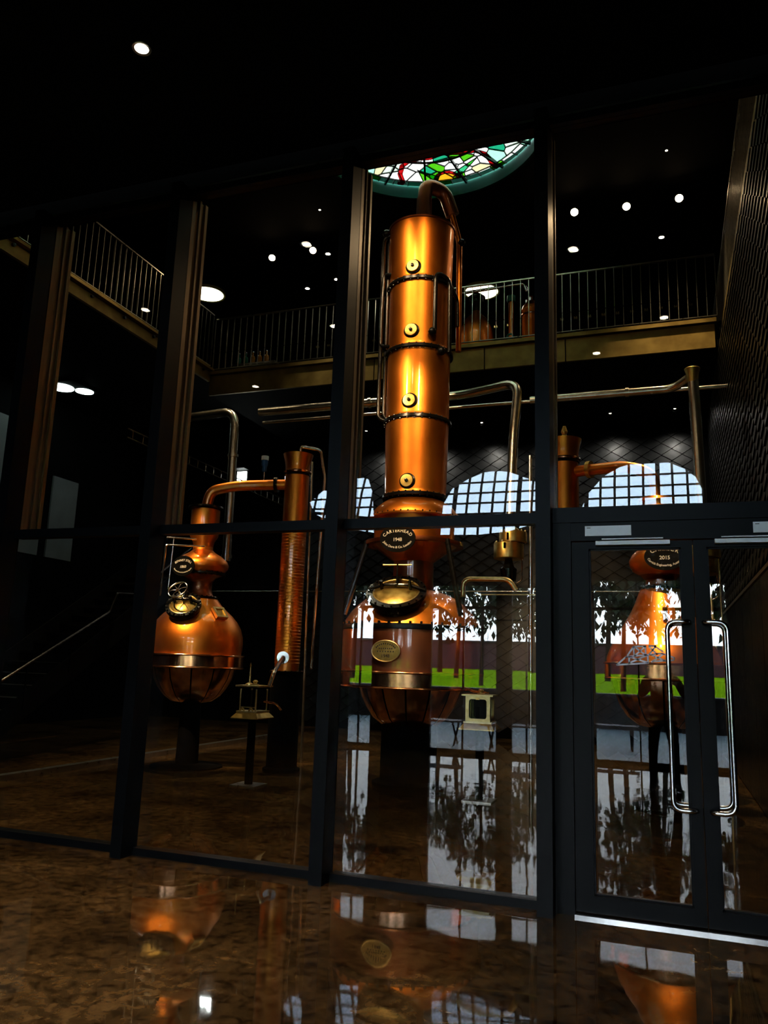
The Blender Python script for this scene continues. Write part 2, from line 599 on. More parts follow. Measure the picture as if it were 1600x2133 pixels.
# ------------------------------------------------------------------ glass screen
ZT, ZR = 5.66, 2.54
MX = [-11.7, -10.15, -8.58, -7.0, -5.47, -3.93, -2.28, -0.72]
win = struct('window_1', (-6, 0, 0), 'tall glazed screen in black frames between lobby and still hall')
def mullion(x, w_=0.10):
    M().b2((x - w_, -0.19, 0), (x, 0.004, ZT)).build('mullion', 'frame', win, 0)
    f = M()
    f.b2((x - w_ * 0.75, 0.05, ZR), (x - w_ * 0.25, 0.21, ZT))
    f.b2((x - w_, 0.004, ZR), (x, 0.06, ZT))
    f.b2((x - w_, 0.205, ZR), (x, 0.245, ZT))
    f.b2((x - w_ * 0.92, 0.13, ZR), (x - w_ * 0.08, 0.155, ZT))
    f.build('mullion_fin', 'bronze', win, 0)
for x in MX:
    mullion(x)
for i in range(len(MX) - 1):
    a, b = MX[i], MX[i + 1] - 0.10
    M().b2((a, -0.055, 2.50), (b, 0.05, 2.575)).build('transom', 'frame', win, 0)
    M().b2((a, -0.055, 0.0), (b, 0.05, 0.055)).build('sill', 'frame', win, 0)
    M().b2((a, -0.055, 5.60), (b, 0.05, ZT)).build('head', 'frame', win, 0)
    M().b2((a, -0.012, 0.055), (b, 0.0, 2.50)).build('pane', 'pane', win, 0)
    M().b2((a, -0.012, 2.575), (b, 0.0, 5.60)).build('pane', 'pane', win, 0)
# glass over the doors
M().b2((-0.73, -0.012, 2.60), (0.97, 0.0, 5.60)).build('pane', 'pane', win, 0)
M().b2((-0.73, -0.055, 5.60), (0.97, 0.05, ZT)).build('head', 'frame', win, 0)
M().b2((0.97, -0.07, 0), (1.06, 0.05, ZT)).build('mullion', 'frame', win, 0)

# doors
door_fr = struct('trim_3', (-0.1, 0, 0), 'black frame around the double doors')
M().b2((-0.73, -0.075, 2.495), (0.97, 0.06, 2.60)).build('door_head', 'frame', door_fr, 0)
M().b2((-0.64, -0.06, 2.37), (0.97, 0.055, 2.494)).build('door_head', 'frame', door_fr, 0)
M().b2((-0.73, -0.065, 0), (-0.60, 0.055, 2.494)).build('jamb', 'frame', door_fr, 0)
M().b2((0.93, -0.065, 0), (0.97, 0.055, 2.494)).build('jamb', 'frame', door_fr, 0)
o = M().b2((-0.60, -0.10, 0.0), (0.93, 0.06, 0.016)).build('threshold', 'chrome', door_fr, 0)
def door(name, xa, xb, ga, gb, hx, hs, label):
    d = struct(name, ((xa + xb) / 2, 0, 0), label)
    zb, zt, y0, y1 = 0.024, 2.362, -0.045, 0.03
    M().b2((xa, y0, zb), (ga, y1, zt)).build('stile', 'frame', d, 0)
    M().b2((gb, y0, zb), (xb, y1, zt)).build('stile', 'frame', d, 0)
    M().b2((ga, y0, zb), (gb, y1, 0.125)).build('bottom_rail', 'frame', d, 0)
    M().b2((ga, y0, 2.315), (gb, y1, zt)).build('top_rail', 'frame', d, 0)
    M().b2((ga, -0.014, 0.125), (gb, -0.004, 2.315)).build('pane', 'pane', d, 0)
    bd = M()
    for (p, q) in (((ga, -0.03, 0.125), (ga + 0.012, 0.0, 2.315)), ((gb - 0.012, -0.03, 0.125), (gb, 0.0, 2.315)),
                   ((ga, -0.03, 0.125), (gb, 0.0, 0.135)), ((ga, -0.03, 2.305), (gb, 0.0, 2.315))):
        bd.b2(p, q)
    bd.build('glazing_bead', 'frame', d, 0)
    for s, yb in ((-1, y0), (1, y1)):
        yo = yb + s * 0.075
        h = M().tube([(hx, yb, 1.83), (hx, yo, 1.83), (hx - hs * 0.13, yo, 1.83), (hx - hs * 0.13, yo, 0.69),
                      (hx, yo, 0.69), (hx, yb, 0.69)], 0.0155, 14, 0.065)
        h.build('pull_handle', 'chrome', d)
    return d
door('door_1', -0.597, 0.170, -0.485, 0.100, 0.130, 1, 'glazed black door leaf next to the black mullion')
door('door_2', 0.176, 0.928, 0.255, 0.845, 0.222, -1, 'glazed black door leaf at the right edge')
def plate(name, xa, xb, za, zb, label, txt):
    t = thing(name, label, 'label', ((xa + xb) / 2, -0.062, (za + zb) / 2), 'white plates above the doors')
    M().b2((xa, -0.068, za), (xb, -0.0605, zb)).build('plate', 'white', t, 0)
    g = M()
    for i in range(3):
        g.b2((xa + 0.014 + i * 0.008, -0.0692, zb - 0.016), (xa + 0.020 + i * 0.008, -0.068, zb - 0.010))
    g.build('small_print', 'ink_dark', t, 0)
plate('sign_plate', -0.505, -0.205, 2.400, 2.468, 'white blank plate over the left door leaf', '')
plate('sign_plate', 0.535, 0.83, 2.400, 2.468, 'white blank plate over the right door leaf, cut by the photo edge', '')
def closer(xa, xb, label):
    t = thing('door_closer', label, 'door closer', ((xa + xb) / 2, -0.05, 2.36), 'slim white door closers')
    M().b2((xa, -0.085, 2.335), (xb, -0.047, 2.362)).build('slide_bar', 'white', t, 0)
    M().b2((xa + 0.04, -0.080, 2.372), (xb - 0.04, -0.0605, 2.379)).build('track', 'white', t, 0)
closer(-0.435, 0.035, 'slim white closer bar on the left door leaf')
closer(0.305, 0.80, 'slim white closer bar on the right door leaf')

# ------------------------------------------------------------------ balconies
def slab(name, a, b, label):
    t = thing(name, label, 'balcony', ((a[0] + b[0]) / 2, (a[1] + b[1]) / 2, a[2]), 'balconies around the still hall')
    M().b2(a, b).build('deck', 'soot', t, 0)
    return t
bl = slab('balcony', (-12.99, 0.25, 7.2), (-8.93, 12.14, 7.44), 'left balcony running back into the hall, with a steel edge beam coloured as if lit gold')
g = M()
g.b2((-8.92, 0.25, 7.20), (-8.86, 8.0, 7.40))
g.b2((-8.92, 0.25, 7.42), (-8.78, 8.0, 7.47))
g.build('edge_beam', 'gold_lit', bl, 0)
for i in range(9):
    M().cyl((-8.86, 0.9 + i * 0.85, 7.36), (-8.82, 0.9 + i * 0.85, 7.36), 0.028, n=10).build('bolt', 'iron', bl)
bb = slab('balcony', (-8.92, 8.08, 6.95), (1.04, 12.14, 7.40), 'back balcony across the hall, with a deep steel edge beam coloured as if lit gold')
xs = [-8.9, -5.2, -3.02, -1.55, 0.93]
for i in range(4):
    M().b2((xs[i] + 0.01, 8.03, 6.91), (xs[i + 1] - 0.01, 8.08, 7.33)).build('fascia_plate', 'gold_lit', bb, 0)
M().b2((-8.9, 7.97, 7.35), (0.95, 8.08, 7.42)).build('top_flange', 'gold_lit', bb, 0)
br = slab('balcony', (1.14, 0.25, 6.9), (3.99, 12.14, 7.40), 'right balcony above the black slate wall')
M().b2((1.05, 0.25, 6.9), (1.12, 12.0, 7.42)).build('edge_beam', 'gold_lit', br, 0)

def railing(name, a, b, z0, z1, pitch_, label):
    a, b = Vector(a), Vector(b)
    d = (b - a)
    L = d.length
    d.normalize()
    t = thing(name, label, 'railing', (a.x, a.y, z0), 'railings on the balconies')
    ang = math.atan2(d.y, d.x)
    rot = Matrix.Rotation(ang, 3, 'Z')
    c = (a + b) / 2
    M().box((c.x, c.y, z1 - 0.012), (L, 0.05, 0.024), rot).build('handrail', 'rail_steel', t, 0)
    M().box((c.x, c.y, z0 + 0.05), (L, 0.035, 0.012), rot).build('bottom_rail', 'rail_steel', t, 0)
    me = M().box((0, 0, 0), (0.010, 0.028, z1 - z0 - 0.08), rot).mesh('baluster', smooth=0)
    me.materials.append(MT['rail_steel'])
    k = int(L / pitch_)
    for i in range(k + 1):
        p = a + d * (i * L / k)
        link('baluster', me, None, t, (p.x, p.y, (z0 + z1) / 2 + 0.02))
    return t
railing('balcony_railing', (-8.84, 0.5), (-8.84, 7.92), 7.47, 8.66, 0.145, 'steel baluster railing on the left balcony')
railing('balcony_railing', (-8.84, 8.02), (0.97, 8.02), 7.42, 8.60, 0.15, 'steel baluster railing on the back balcony')
railing('balcony_railing', (1.09, 1.4), (1.09, 11.9), 7.42, 8.60, 0.15, 'steel baluster railing on the right balcony, seen end-on')

# ------------------------------------------------------------------ skylight
sky = struct('window_2', (SKX, SKY_Y, CZ), 'round stained-glass skylight with a rim painted teal for the green light on it')
M().lathe([(SKR, 0), (SKR + 0.05, 0), (SKR + 0.05, 0.34), (SKR, 0.34), (SKR, 0)], (SKX, SKY_Y, CZ - 0.01), 72).build('rim', 'teal', sky)
def sg(name, c):
    m = glass('stained_' + name, c, 0.04)
    MT['sg_' + name] = m
    return m
K = 27.0 / SKY
for nm, c in dict(white=(0.105, 0.10, 0.088), cream=(0.062, 0.052, 0.028), pale=(0.055, 0.064, 0.048), yellow=(0.075, 0.058, 0.022),
                  green=(0.002, 0.026, 0.001), lime=(0.006, 0.036, 0.0006), teal=(0.001, 0.026, 0.012), ltgreen=(0.034, 0.068, 0.045),
                  ).items():
    sg(nm, tuple(math.sqrt(v * K) for v in c))
for nm, c in dict(red=(0.42, 0.004, 0.006), amber=(0.75, 0.34, 0.01), o_green=(0.03, 0.42, 0.03), o_teal=(0.03, 0.40, 0.17)).items():
    sg(nm, tuple(math.sqrt(v) for v in c))
GZ = CZ + 0.22
GR = SKR - 0.02
rnd = random.Random(11)
def clip(poly, nx, ny, d):
    out = []
    for i in range(len(poly)):
        a, b = poly[i], poly[(i + 1) % len(poly)]
        da, db = a[0] * nx + a[1] * ny - d, b[0] * nx + b[1] * ny - d
        if da <= 0:
            out.append(a)
        if da * db < 0:
            t = da / (da - db)
            out.append((a[0] + (b[0] - a[0]) * t, a[1] + (b[1] - a[1]) * t))
    return out
RI = GR - 0.13
disc = [(RI * math.cos(2 * PI * i / 48), RI * math.sin(2 * PI * i / 48)) for i in range(48)]
seeds = []
while len(seeds) < 200:
    best = None
    for _ in range(6):
        a, r = rnd.uniform(0, 2 * PI), RI * math.sqrt(rnd.random())
        c = (r * math.cos(a), r * math.sin(a))
        dd = min([math.hypot(c[0] - s[0], c[1] - s[1]) for s in seeds] or [9])
        if best is None or dd > best[0]:
            best = (dd, c)
    seeds.append(best[1])
lead = M()
def came(a, b, wd=0.013, z0=0.0, z1=0.022):
    ax, ay = SKX + a[0], SKY_Y + a[1]
    bx, by = SKX + b[0], SKY_Y + b[1]
    L = math.hypot(bx - ax, by - ay)
    if L < 1e-4:
        return
    lead.box(((ax + bx) / 2, (ay + by) / 2, GZ + (z0 + z1) / 2), (L + wd * 0.6, wd, z1 - z0),
             Matrix.Rotation(math.atan2(by - ay, bx - ax), 3, 'Z'))
def piece(poly, mat, z0=0.006, z1=0.012, name='glass_piece'):
    if len(poly) < 3:
        return
    M().prism(poly, z1 - z0, lambda u, v, w_: (SKX + u, SKY_Y + v, GZ + z0 + w_)).build(name, mat, sky, 0)
def inside_arch(c):
    # the two big lobes of the design stand on opposite sides of the rim
    for s in (1, -1):
        x, y = c[0] * s, c[1] * s
        if math.hypot(x - 0.0, (y - 1.55)) < 0.88:
            return True
    return False
for i, s in enumerate(seeds):
    poly = disc
    for j, q in enumerate(seeds):
        if j == i:
            continue
        nx, ny = q[0] - s[0], q[1] - s[1]
        d = (q[0] ** 2 + q[1] ** 2 - s[0] ** 2 - s[1] ** 2) / 2
        poly = clip(poly, nx, ny, d)
        if len(poly) < 3:
            break
    u = rnd.random()
    if inside_arch(s):
        mt = 'sg_white' if u < 0.62 else ('sg_lime' if u < 0.80 else ('sg_green' if u < 0.88 else ('sg_teal' if u < 0.95 else 'sg_cream')))
    else:
        mt = 'sg_cream' if u < 0.38 else ('sg_pale' if u < 0.60 else ('sg_white' if u < 0.72 else ('sg_lime' if u < 0.84 else ('sg_ltgreen' if u < 0.94 else 'sg_teal'))))
    piece(poly, mt)
    for k in range(len(poly)):
        a, b = poly[k], poly[(k + 1) % len(poly)]
        if a < b or True:
            if math.hypot(*a) < RI * 0.985 or math.hypot(*b) < RI * 0.985:
                if (a[0] + a[1] * 1.7) < (b[0] + b[1] * 1.7):
                    came(a, b)
NB = 44
for i in range(NB):
    a0, a1 = 2 * PI * i / NB, 2 * PI * (i + 1) / NB
    poly = [(RI * math.cos(a0), RI * math.sin(a0)), (GR * math.cos(a0), GR * math.sin(a0)),
            (GR * math.cos((a0 + a1) / 2), GR * math.sin((a0 + a1) / 2)),
            (GR * math.cos(a1), GR * math.sin(a1)), (RI * math.cos(a1), RI * math.sin(a1))]
    piece(poly, ['sg_white', 'sg_lime', 'sg_white', 'sg_ltgreen', 'sg_green', 'sg_white'][(i * 5 + i // 3) % 6], name='border_piece')
    came((RI * math.cos(a0), RI * math.sin(a0)), (GR * math.cos(a0), GR * math.sin(a0)))
    came((RI * math.cos(a0), RI * math.sin(a0)), (RI * math.cos(a1), RI * math.sin(a1)))
# red arches, suns and rays of the design, once on either side of the disc
RED = [(-0.95, 1.62), (-0.86, 1.69 - 0.02), (-0.83, 1.38), (-0.72, 1.17), (-0.56, 1.07), (-0.36, 1.06), (-0.2, 1.10), (0.05, 1.04), (0.3, 1.10),
       (0.42, 1.12), (0.61, 1.13), (0.75, 1.25), (0.81, 1.45), (0.83, 1.62), (0.90, 1.70)]
def band(pts, wd, mat, z0, z1, name):
    for i in range(len(pts) - 1):
        a, b = Vector(pts[i]), Vector(pts[i + 1])
        d = (b - a)
        nn = Vector((-d.y, d.x)).normalized() * wd / 2
        e = d.normalized() * wd * 0.12
        q = [a - e + nn, a - e - nn, b + e - nn, b + e + nn]
        piece([tuple(v) for v in q], mat, z0, z1, name)
        came(tuple(a + nn), tuple(b + nn), 0.008, -0.012, 0.0)
        came(tuple(a - nn), tuple(b - nn), 0.008, -0.012, 0.0)
for s in (1, -1):
    F = lambda pts: [(x * s, y * s) for x, y in pts]
    band(F(RED), 0.085, 'sg_red', -0.004, 0.002, 'red_band')
    sun_c = (-0.05, 1.80)
    arc = [(sun_c[0] + 0.22 * math.cos(PI + PI * i / 8), sun_c[1] + 0.24 * math.sin(PI + PI * i / 8)) for i in range(9)]
    band(F(arc), 0.07, 'sg_red', -0.004, 0.002, 'sun_ring')
    inner = [(sun_c[0] + 0.185 * math.cos(PI + PI * i / 8), sun_c[1] + 0.2 * math.sin(PI + PI * i / 8)) for i in range(9)]
    piece(F(inner), 'sg_amber', -0.004, 0.002, 'sun_disc')
    for ap, p1, p2 in (((-0.50, 1.36), (-0.18, 1.66), (-0.27, 1.78)), ((0.62, 1.30), (0.10, 1.62), (0.18, 1.76))):
        mid1 = ((ap[0] + p1[0]) / 2, (ap[1] + p1[1]) / 2)
        mid2 = ((ap[0] + p2[0]) / 2, (ap[1] + p2[1]) / 2)
        piece(F([ap, mid1, mid2]), 'sg_o_green', -0.004, 0.002, 'ray_piece')
        piece(F([mid1, p1, p2, mid2]), 'sg_o_teal', -0.004, 0.002, 'ray_piece')
        for a, b in ((ap, p1), (ap, p2), (mid1, mid2), (p1, p2)):
            came(F([a])[0], F([b])[0], 0.014, -0.012, 0.0)
lead.build('lead_came', 'lead', sky, 0)
for k in range(16):
    a = 2 * PI * (k + 0.5) / 16 + 0.06
    c_, s_ = math.cos(a), math.sin(a)
    M().box((SKX + c_ * GR * 0.6, SKY_Y + s_ * GR * 0.6, GZ - 0.03), (GR * 0.8, 0.035, 0.045), Matrix.Rotation(a, 3, 'Z')).build('saddle_bar', 'iron', sky, 0)
M().torus((SKX, SKY_Y, GZ - 0.03), GR * 0.62, 0.02, n=64).build('saddle_ring', 'iron', sky)

# ------------------------------------------------------------------ lamps
def spot_light(name, p, aim, watts, c, cone, blend=0.6, size=0.05, parent=None):
    l = bpy.data.lights.new(name, 'SPOT')
    l.energy = watts
    l.color = c
    l.spot_size = R(cone)
    l.spot_blend = blend
    l.shadow_soft_size = size
    o = bpy.data.objects.new(name, l)
    col.objects.link(o)
    d = Vector(aim) - Vector(p)
    o.rotation_mode = 'QUATERNION'
    o.rotation_quaternion = d.to_track_quat('-Z', 'Y')
    off = origin(parent)
    o.location = [p[i] - off[i] for i in range(3)]
    if parent:
        o.parent = parent
    return o
def track_spot(p, aim, watts, label, cone=46, group='warm track spotlights', c=WARM, lens='lamp_warm'):
    t = thing('track_spotlight', label, 'spotlight', (p[0], p[1], CZ), group)
    p = Vector(p)
    d = (Vector(aim) - p).normalized()
    M().cyl(p - d * 0.16, p, 0.062, 0.07).build('lamp_head', 'soot', t)
    M().cyl(p - d * 0.004, p + d * 0.004, 0.066, n=20).build('lens', lens, t)
    M().cyl((p.x, p.y, p.z + 0.04), (p.x, p.y, CZ), 0.012, n=8).build('stem', 'soot', t)
    M().b2((p.x - 0.12, p.y - 0.02, CZ - 0.03), (p.x + 0.12, p.y + 0.02, CZ)).build('track_adapter', 'soot', t, 0)
    spot_light('lamp_beam', tuple(p + d * 0.02), aim, watts, c, cone, parent=t)
vis = [((-7.51, 7.87, 9.75), (-6.0, 2.0, 2.5), 'left of the two warm spotlights near the left mullion'),
       ((-6.56, 7.84, 9.75), (-4.6, 1.2, 2.8), 'right of the two warm spotlights near the left mullion'),
       ((-1.35, 7.94, 9.75), (-2.0, 0.6, 3.4), 'leftmost of the three warm spotlights on the right'),
       ((-0.44, 8.02, 9.75), (-0.6, 1.0, 2.4), 'middle of the three warm spotlights on the right'),
       ((0.45, 8.02, 9.75), (-0.7, 1.0, 2.4), 'rightmost of the three warm spotlights on the right')]
for p, a, l in vis:
    track_spot(p, a, 480, l, 32)
# spotlights on the inner face of the bulkhead, hidden behind it from here
def wall_spot(p, aim, watts, label, cone, c=WARM):
    t = thing('wall_spotlight', label, 'spotlight', (p[0], 0.2, p[2]), 'spotlights on the inner face of the bulkhead')
    p = Vector(p)
    d = (Vector(aim) - p).normalized()
    M().cyl(p - d * 0.14, p, 0.055, 0.062).build('lamp_head', 'soot', t)
    M().cyl(p - d * 0.004, p + d * 0.004, 0.056, n=20).build('lens', 'lamp_warm', t)
    M().b2((p.x - 0.02, 0.2, p.z + 0.02), (p.x + 0.02, p.y - 0.02, p.z + 0.06)).build('arm', 'soot', t, 0)
    spot_light('lamp_beam', tuple(p + d * 0.02), aim, watts, c, cone, parent=t)
for p, a, wt, cn, l in (
        ((-6.9, 0.5, 6.25), (-6.5, 4.4, 2.1), 1900, 26, 'lower row, left end'), ((-4.7, 0.5, 6.25), (-3.3, 4.5, 4.5), 620, 30, 'lower row, second'),
        ((-3.3, 0.5, 6.25), (-3.2, 4.3, 2.1), 1500, 26, 'lower row, middle'), ((-1.7, 0.5, 6.25), (-3.1, 4.4, 4.3), 560, 30, 'lower row, fourth'),
        ((-0.3, 0.5, 6.25), (-0.1, 4.5, 2.3), 1000, 24, 'lower row, right end'), ((-5.0, 0.5, 8.5), (-3.3, 4.5, 6.4), 420, 30, 'upper row, left'),
        ((-3.5, 0.5, 8.5), (-3.2, 4.5, 6.0), 360, 30, 'upper row, middle'), ((-1.6, 0.5, 8.5), (-3.05, 4.5, 6.4), 380, 30, 'upper row, right')):
    wall_spot(p, a, wt, 'warm spotlight on the bulkhead facing the stills, ' + l, cn)

def disc_lamp(x, y, label):
    t = thing('disc_ceiling_lamp', label, 'ceiling lamp', (x, y, CZ), 'round disc lamps over the balcony')
    M().lathe([(0.001, -0.05), (0.37, -0.05), (0.375, -0.045)], (x, y, CZ), 48).build('diffuser', 'lamp_disc', t)
    M().lathe([(0.37, -0.052), (0.41, -0.06), (0.42, 0.0), (0.37, 0.0)], (x, y, CZ), 48).build('rim', 'disc_rim', t)
disc_lamp(-9.97, 9.3, 'bright round disc lamp above the left balcony corner')
disc_lamp(-3.75, 10.93, 'bright round disc lamp behind the small copper stills')

def downlight(x, y, z, label, group, watts=0, r=0.05, lens='lamp_white', c=(1.0, 0.8, 0.55), cone=80):
    t = thing('recessed_downlight', label, 'downlight', (x, y, z), group)
    M().lathe([(r, -0.004), (r * 1.35, -0.008), (r * 1.4, 0), (r, 0)], (x, y, z), 24).build('bezel', 'rail_steel', t)
    M().lathe([(0.0005, -0.003), (r, -0.003), (r, 0)], (x, y, z), 24).build('lens', lens, t)
    if watts:
        spot_light('lamp_beam', (x, y, z - 0.02), (x, y, 0), watts, c, cone, 0.8, 0.05, t)
for x, y, l in ((-6.51, 8.46, 'small downlight just right of the left warm spotlights'), (-6.77, 9.55, 'small downlight over the back railing beside the tall mullion'),
                (-7.6, 9.77, 'small downlight over the middle of the left back railing'), (-1.52, 9.75, 'small downlight below the right warm spotlights'),
                (0.15, 9.72, 'small downlight above the right end of the back railing'), (-11.6, 11.0, 'small downlight seen through the left railing')):
    downlight(x, y, CZ, l, 'small downlights in the hall ceiling')
for x, l in ((-6.6, 'first'), (-5.2, 'second'), (-3.8, 'third'), (-2.4, 'fourth'), (-1.0, 'fifth'), (0.3, 'sixth')):  # row of lamps added so that the slates on the back wall show
    downlight(x, 11.3, 6.95, 'wall-washing downlight added under the back balcony, ' + l + ' from the left', 'added downlights under the back balcony', 75, 0.022, c=(1.0, 0.95, 0.85), cone=150)
downlight(0.25, 6.95, CZ, 'faint downlight above the right end of the gold-toned beam', 'small downlights in the hall ceiling', 1000, 0.02, c=(1.0, 0.72, 0.38), cone=64)
downlight(-8.1, 4.6, CZ, 'downlight added to light the left balcony beam, behind the bulkhead', 'small downlights in the hall ceiling', 620, 0.02, c=(1.0, 0.75, 0.42), cone=70)  # unseen lamp added to brighten the left beam and railing
downlight(-6.0, 6.9, CZ, 'downlight added to light the left part of the back railing, behind the bulkhead', 'small downlights in the hall ceiling', 520, 0.02, c=(1.0, 0.85, 0.6), cone=64)  # lamp added to whiten the dim left stretch of the back railing
LB = 'small downlights in the lobby ceiling'
for x, y, wt, l in ((-3.47, -1.42, 90, 'lone downlight in the black ceiling at the upper left'),
                    (-0.8, -2.3, 60, 'lobby downlight mirrored under the right warm spotlights'),
                    (-6.15, -2.3, 260, 'lobby downlight mirrored in front of the left railing'),
                    (-0.8, -5.2, 40, 'lobby downlight mirrored on the gold-toned beam'),
                    (-6.15, -5.2, 260, 'lobby downlight mirrored under the left back railing'),
                    (0.09, -4.26, 40, 'lobby downlight mirrored at the foot of the right railing'),
                    (-4.0, -3.4, 190, 'lobby downlight mirrored beside the tall mullion')):
    downlight(x, y, 5.85, l, LB, wt)
# cool lamps under the left balcony and far floodlight
t = thing('cool_ceiling_lamp', 'bright cool-white lamp on the soffit at the far left', 'ceiling lamp', (-12.1, 7.5, 7.2))
M().lathe([(0.001, -0.05), (0.26, -0.05), (0.27, 0)], (-12.2, 7.4, 7.2), 32).build('diffuser', 'lamp_cool', t)
M().lathe([(0.001, -0.045), (0.19, -0.045), (0.2, 0)], (-11.88, 7.75, 7.2), 32).build('diffuser', 'lamp_cool', t)
M().b2((-12.5, 7.1, 7.17), (-11.65, 8.0, 7.2)).build('backplate', 'soot', t, 0)
t = thing('floodlight', 'small glaring white floodlight behind the slender copper column', 'floodlight', (-10.0, 11.6, 6.0))
M().b2((-10.16, 11.5, 5.92), (-9.84, 11.62, 6.2)).build('housing', 'soot', t, 0)
M().b2((-10.13, 11.485, 5.95), (-9.87, 11.5, 6.17)).build('lens', 'lamp_flood', t, 0)
M().b2((-10.03, 11.62, 6.0), (-9.97, 12.2, 6.06)).build('bracket', 'soot', t, 0)
M().b2((-10.2, 11.22, 6.2), (-9.8, 11.62, 6.22)).build('added_visor', 'soot', t, 0)  # plate added to keep the floodlight off the balcony soffit

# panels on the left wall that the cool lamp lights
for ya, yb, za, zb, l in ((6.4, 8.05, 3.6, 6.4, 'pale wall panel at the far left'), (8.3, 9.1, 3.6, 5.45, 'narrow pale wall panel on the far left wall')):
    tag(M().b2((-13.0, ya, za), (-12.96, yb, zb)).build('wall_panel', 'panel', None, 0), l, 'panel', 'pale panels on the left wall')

# staircase on the left
t = thing('staircase', 'dark steel staircase in the shadows on the left', 'staircase', (-9.3, 3.6, 0))
for i in range(18):
    M().b2((-10.0, 2.6 + i * 0.28, 0.17 * (i + 1) - 0.04), (-8.72, 2.6 + (i + 1) * 0.28 + 0.02, 0.17 * (i + 1))).build('tread', 'slate', t, 0)
for xx in (-10.03, -8.70):
    m = M()
    m.prism([(2.5, 0), (2.75, 0), (7.7, 3.0), (7.7, 3.3), (7.45, 3.3), (2.5, 0.22)], 0.03, lambda u, v, w_: (xx + w_, u, v))
    m.build('stringer', 'soot', t, 0)
M().tube([(-8.66, 2.7, 0.85), (-8.66, 5.3, 2.2), (-8.66, 5.45, 2.53), (-8.66, 5.9, 2.55), (-8.66, 7.5, 3.6)], 0.02, 10, 0.05).build('handrail', 'iron', t)
for i in range(6):
    M().cyl((-8.67, 2.8 + i * 0.85, 0.2 + i * 0.51), (-8.67, 2.8 + i * 0.85, 0.9 + i * 0.44), 0.012, n=8).build('rail_post', 'soot', t)

# ------------------------------------------------------------------ stills
def lateral(ax, s, f, z):
    """point beside a still's axis: s across the view from the lobby, f towards the lobby"""
    d = Vector((ax[0], ax[1] + 5.4755)).normalized()
    return Vector((ax[0] + d.y * s - d.x * f, ax[1] - d.x * s - d.y * f, z))
def bolts(m, c, r, z, n, br=0.012, h=0.02):
    for i in range(n):
        a = 2 * PI * i / n
        m.lathe([(br, -h), (br, h), (0.0005, h + 0.004)], (c[0] + r * math.cos(a), c[1] + r * math.sin(a), z), 6)
    return m
def flange(t, c, z, r, h, name='flange', mat='iron', n=28):
    m = M().lathe([(r - 0.12, -h), (r - 0.006, -h), (r, -h + 0.006), (r, h - 0.006), (r - 0.006, h), (r - 0.12, h)], (c[0], c[1], z), 56)
    o = m.build(name, mat, t)
    bolts(M(), c, r - 0.022, z, n, 0.012, h + 0.012).build('flange_bolts', mat, o)
    return o
def gores(t, c, prof, n, mat, gap=0.018):
    """bowl made of n curved copper gores with dark joints"""
    for i in range(n):
        a0 = 2 * PI * i / n + gap
        a1 = 2 * PI * (i + 1) / n - gap
        M().lathe(prof, (c[0], c[1], 0), 5, None, a0, a1).build('gore', mat, t)
    M().lathe([(max(r - 0.012, 0.001), z) for r, z in prof], (c[0], c[1], 0), 40).build('bowl_liner', 'soot', t)
def sign(c, rx, rz, l1, l2, l3, label, s1, s2, s3, shear=0.0, name='name_plate', st1=1.0, st3=1.0):
    t = thing(name, label, 'sign', c, 'black oval name plates on the stills')
    poly = [(rx * math.cos(2 * PI * i / 56), rz * math.sin(2 * PI * i / 56)) for i in range(56)]
    fn = lambda u, v, w_: (c[0] + u, c[1] - w_, c[2] + v)
    M().prism(poly, 0.016, fn).build('plate', 'sign', t, 20)
    o = M()
    ft = lambda u, v, w_: (c[0] + u, c[1] - 0.0165 - w_ - 0.002, c[2] + v)
    arc_text(o, l1, s1, rx * 0.74, rz * 0.46, True, ft, shear, st1)
    line_text(o, l2, s2, 0, -rz * 0.20, ft, shear)
    arc_text(o, l3, s3, rx * 0.80, rz * 0.64, False, ft, shear, st3)
    o.build('lettering', 'ink', t, 0)
    # short bracket back to the still
    M().b2((c[0] - 0.02, c[1], c[2] - 0.02), (c[0] + 0.02, c[1] + 0.12, c[2] + 0.02)).build('bracket', 'iron', t, 0)
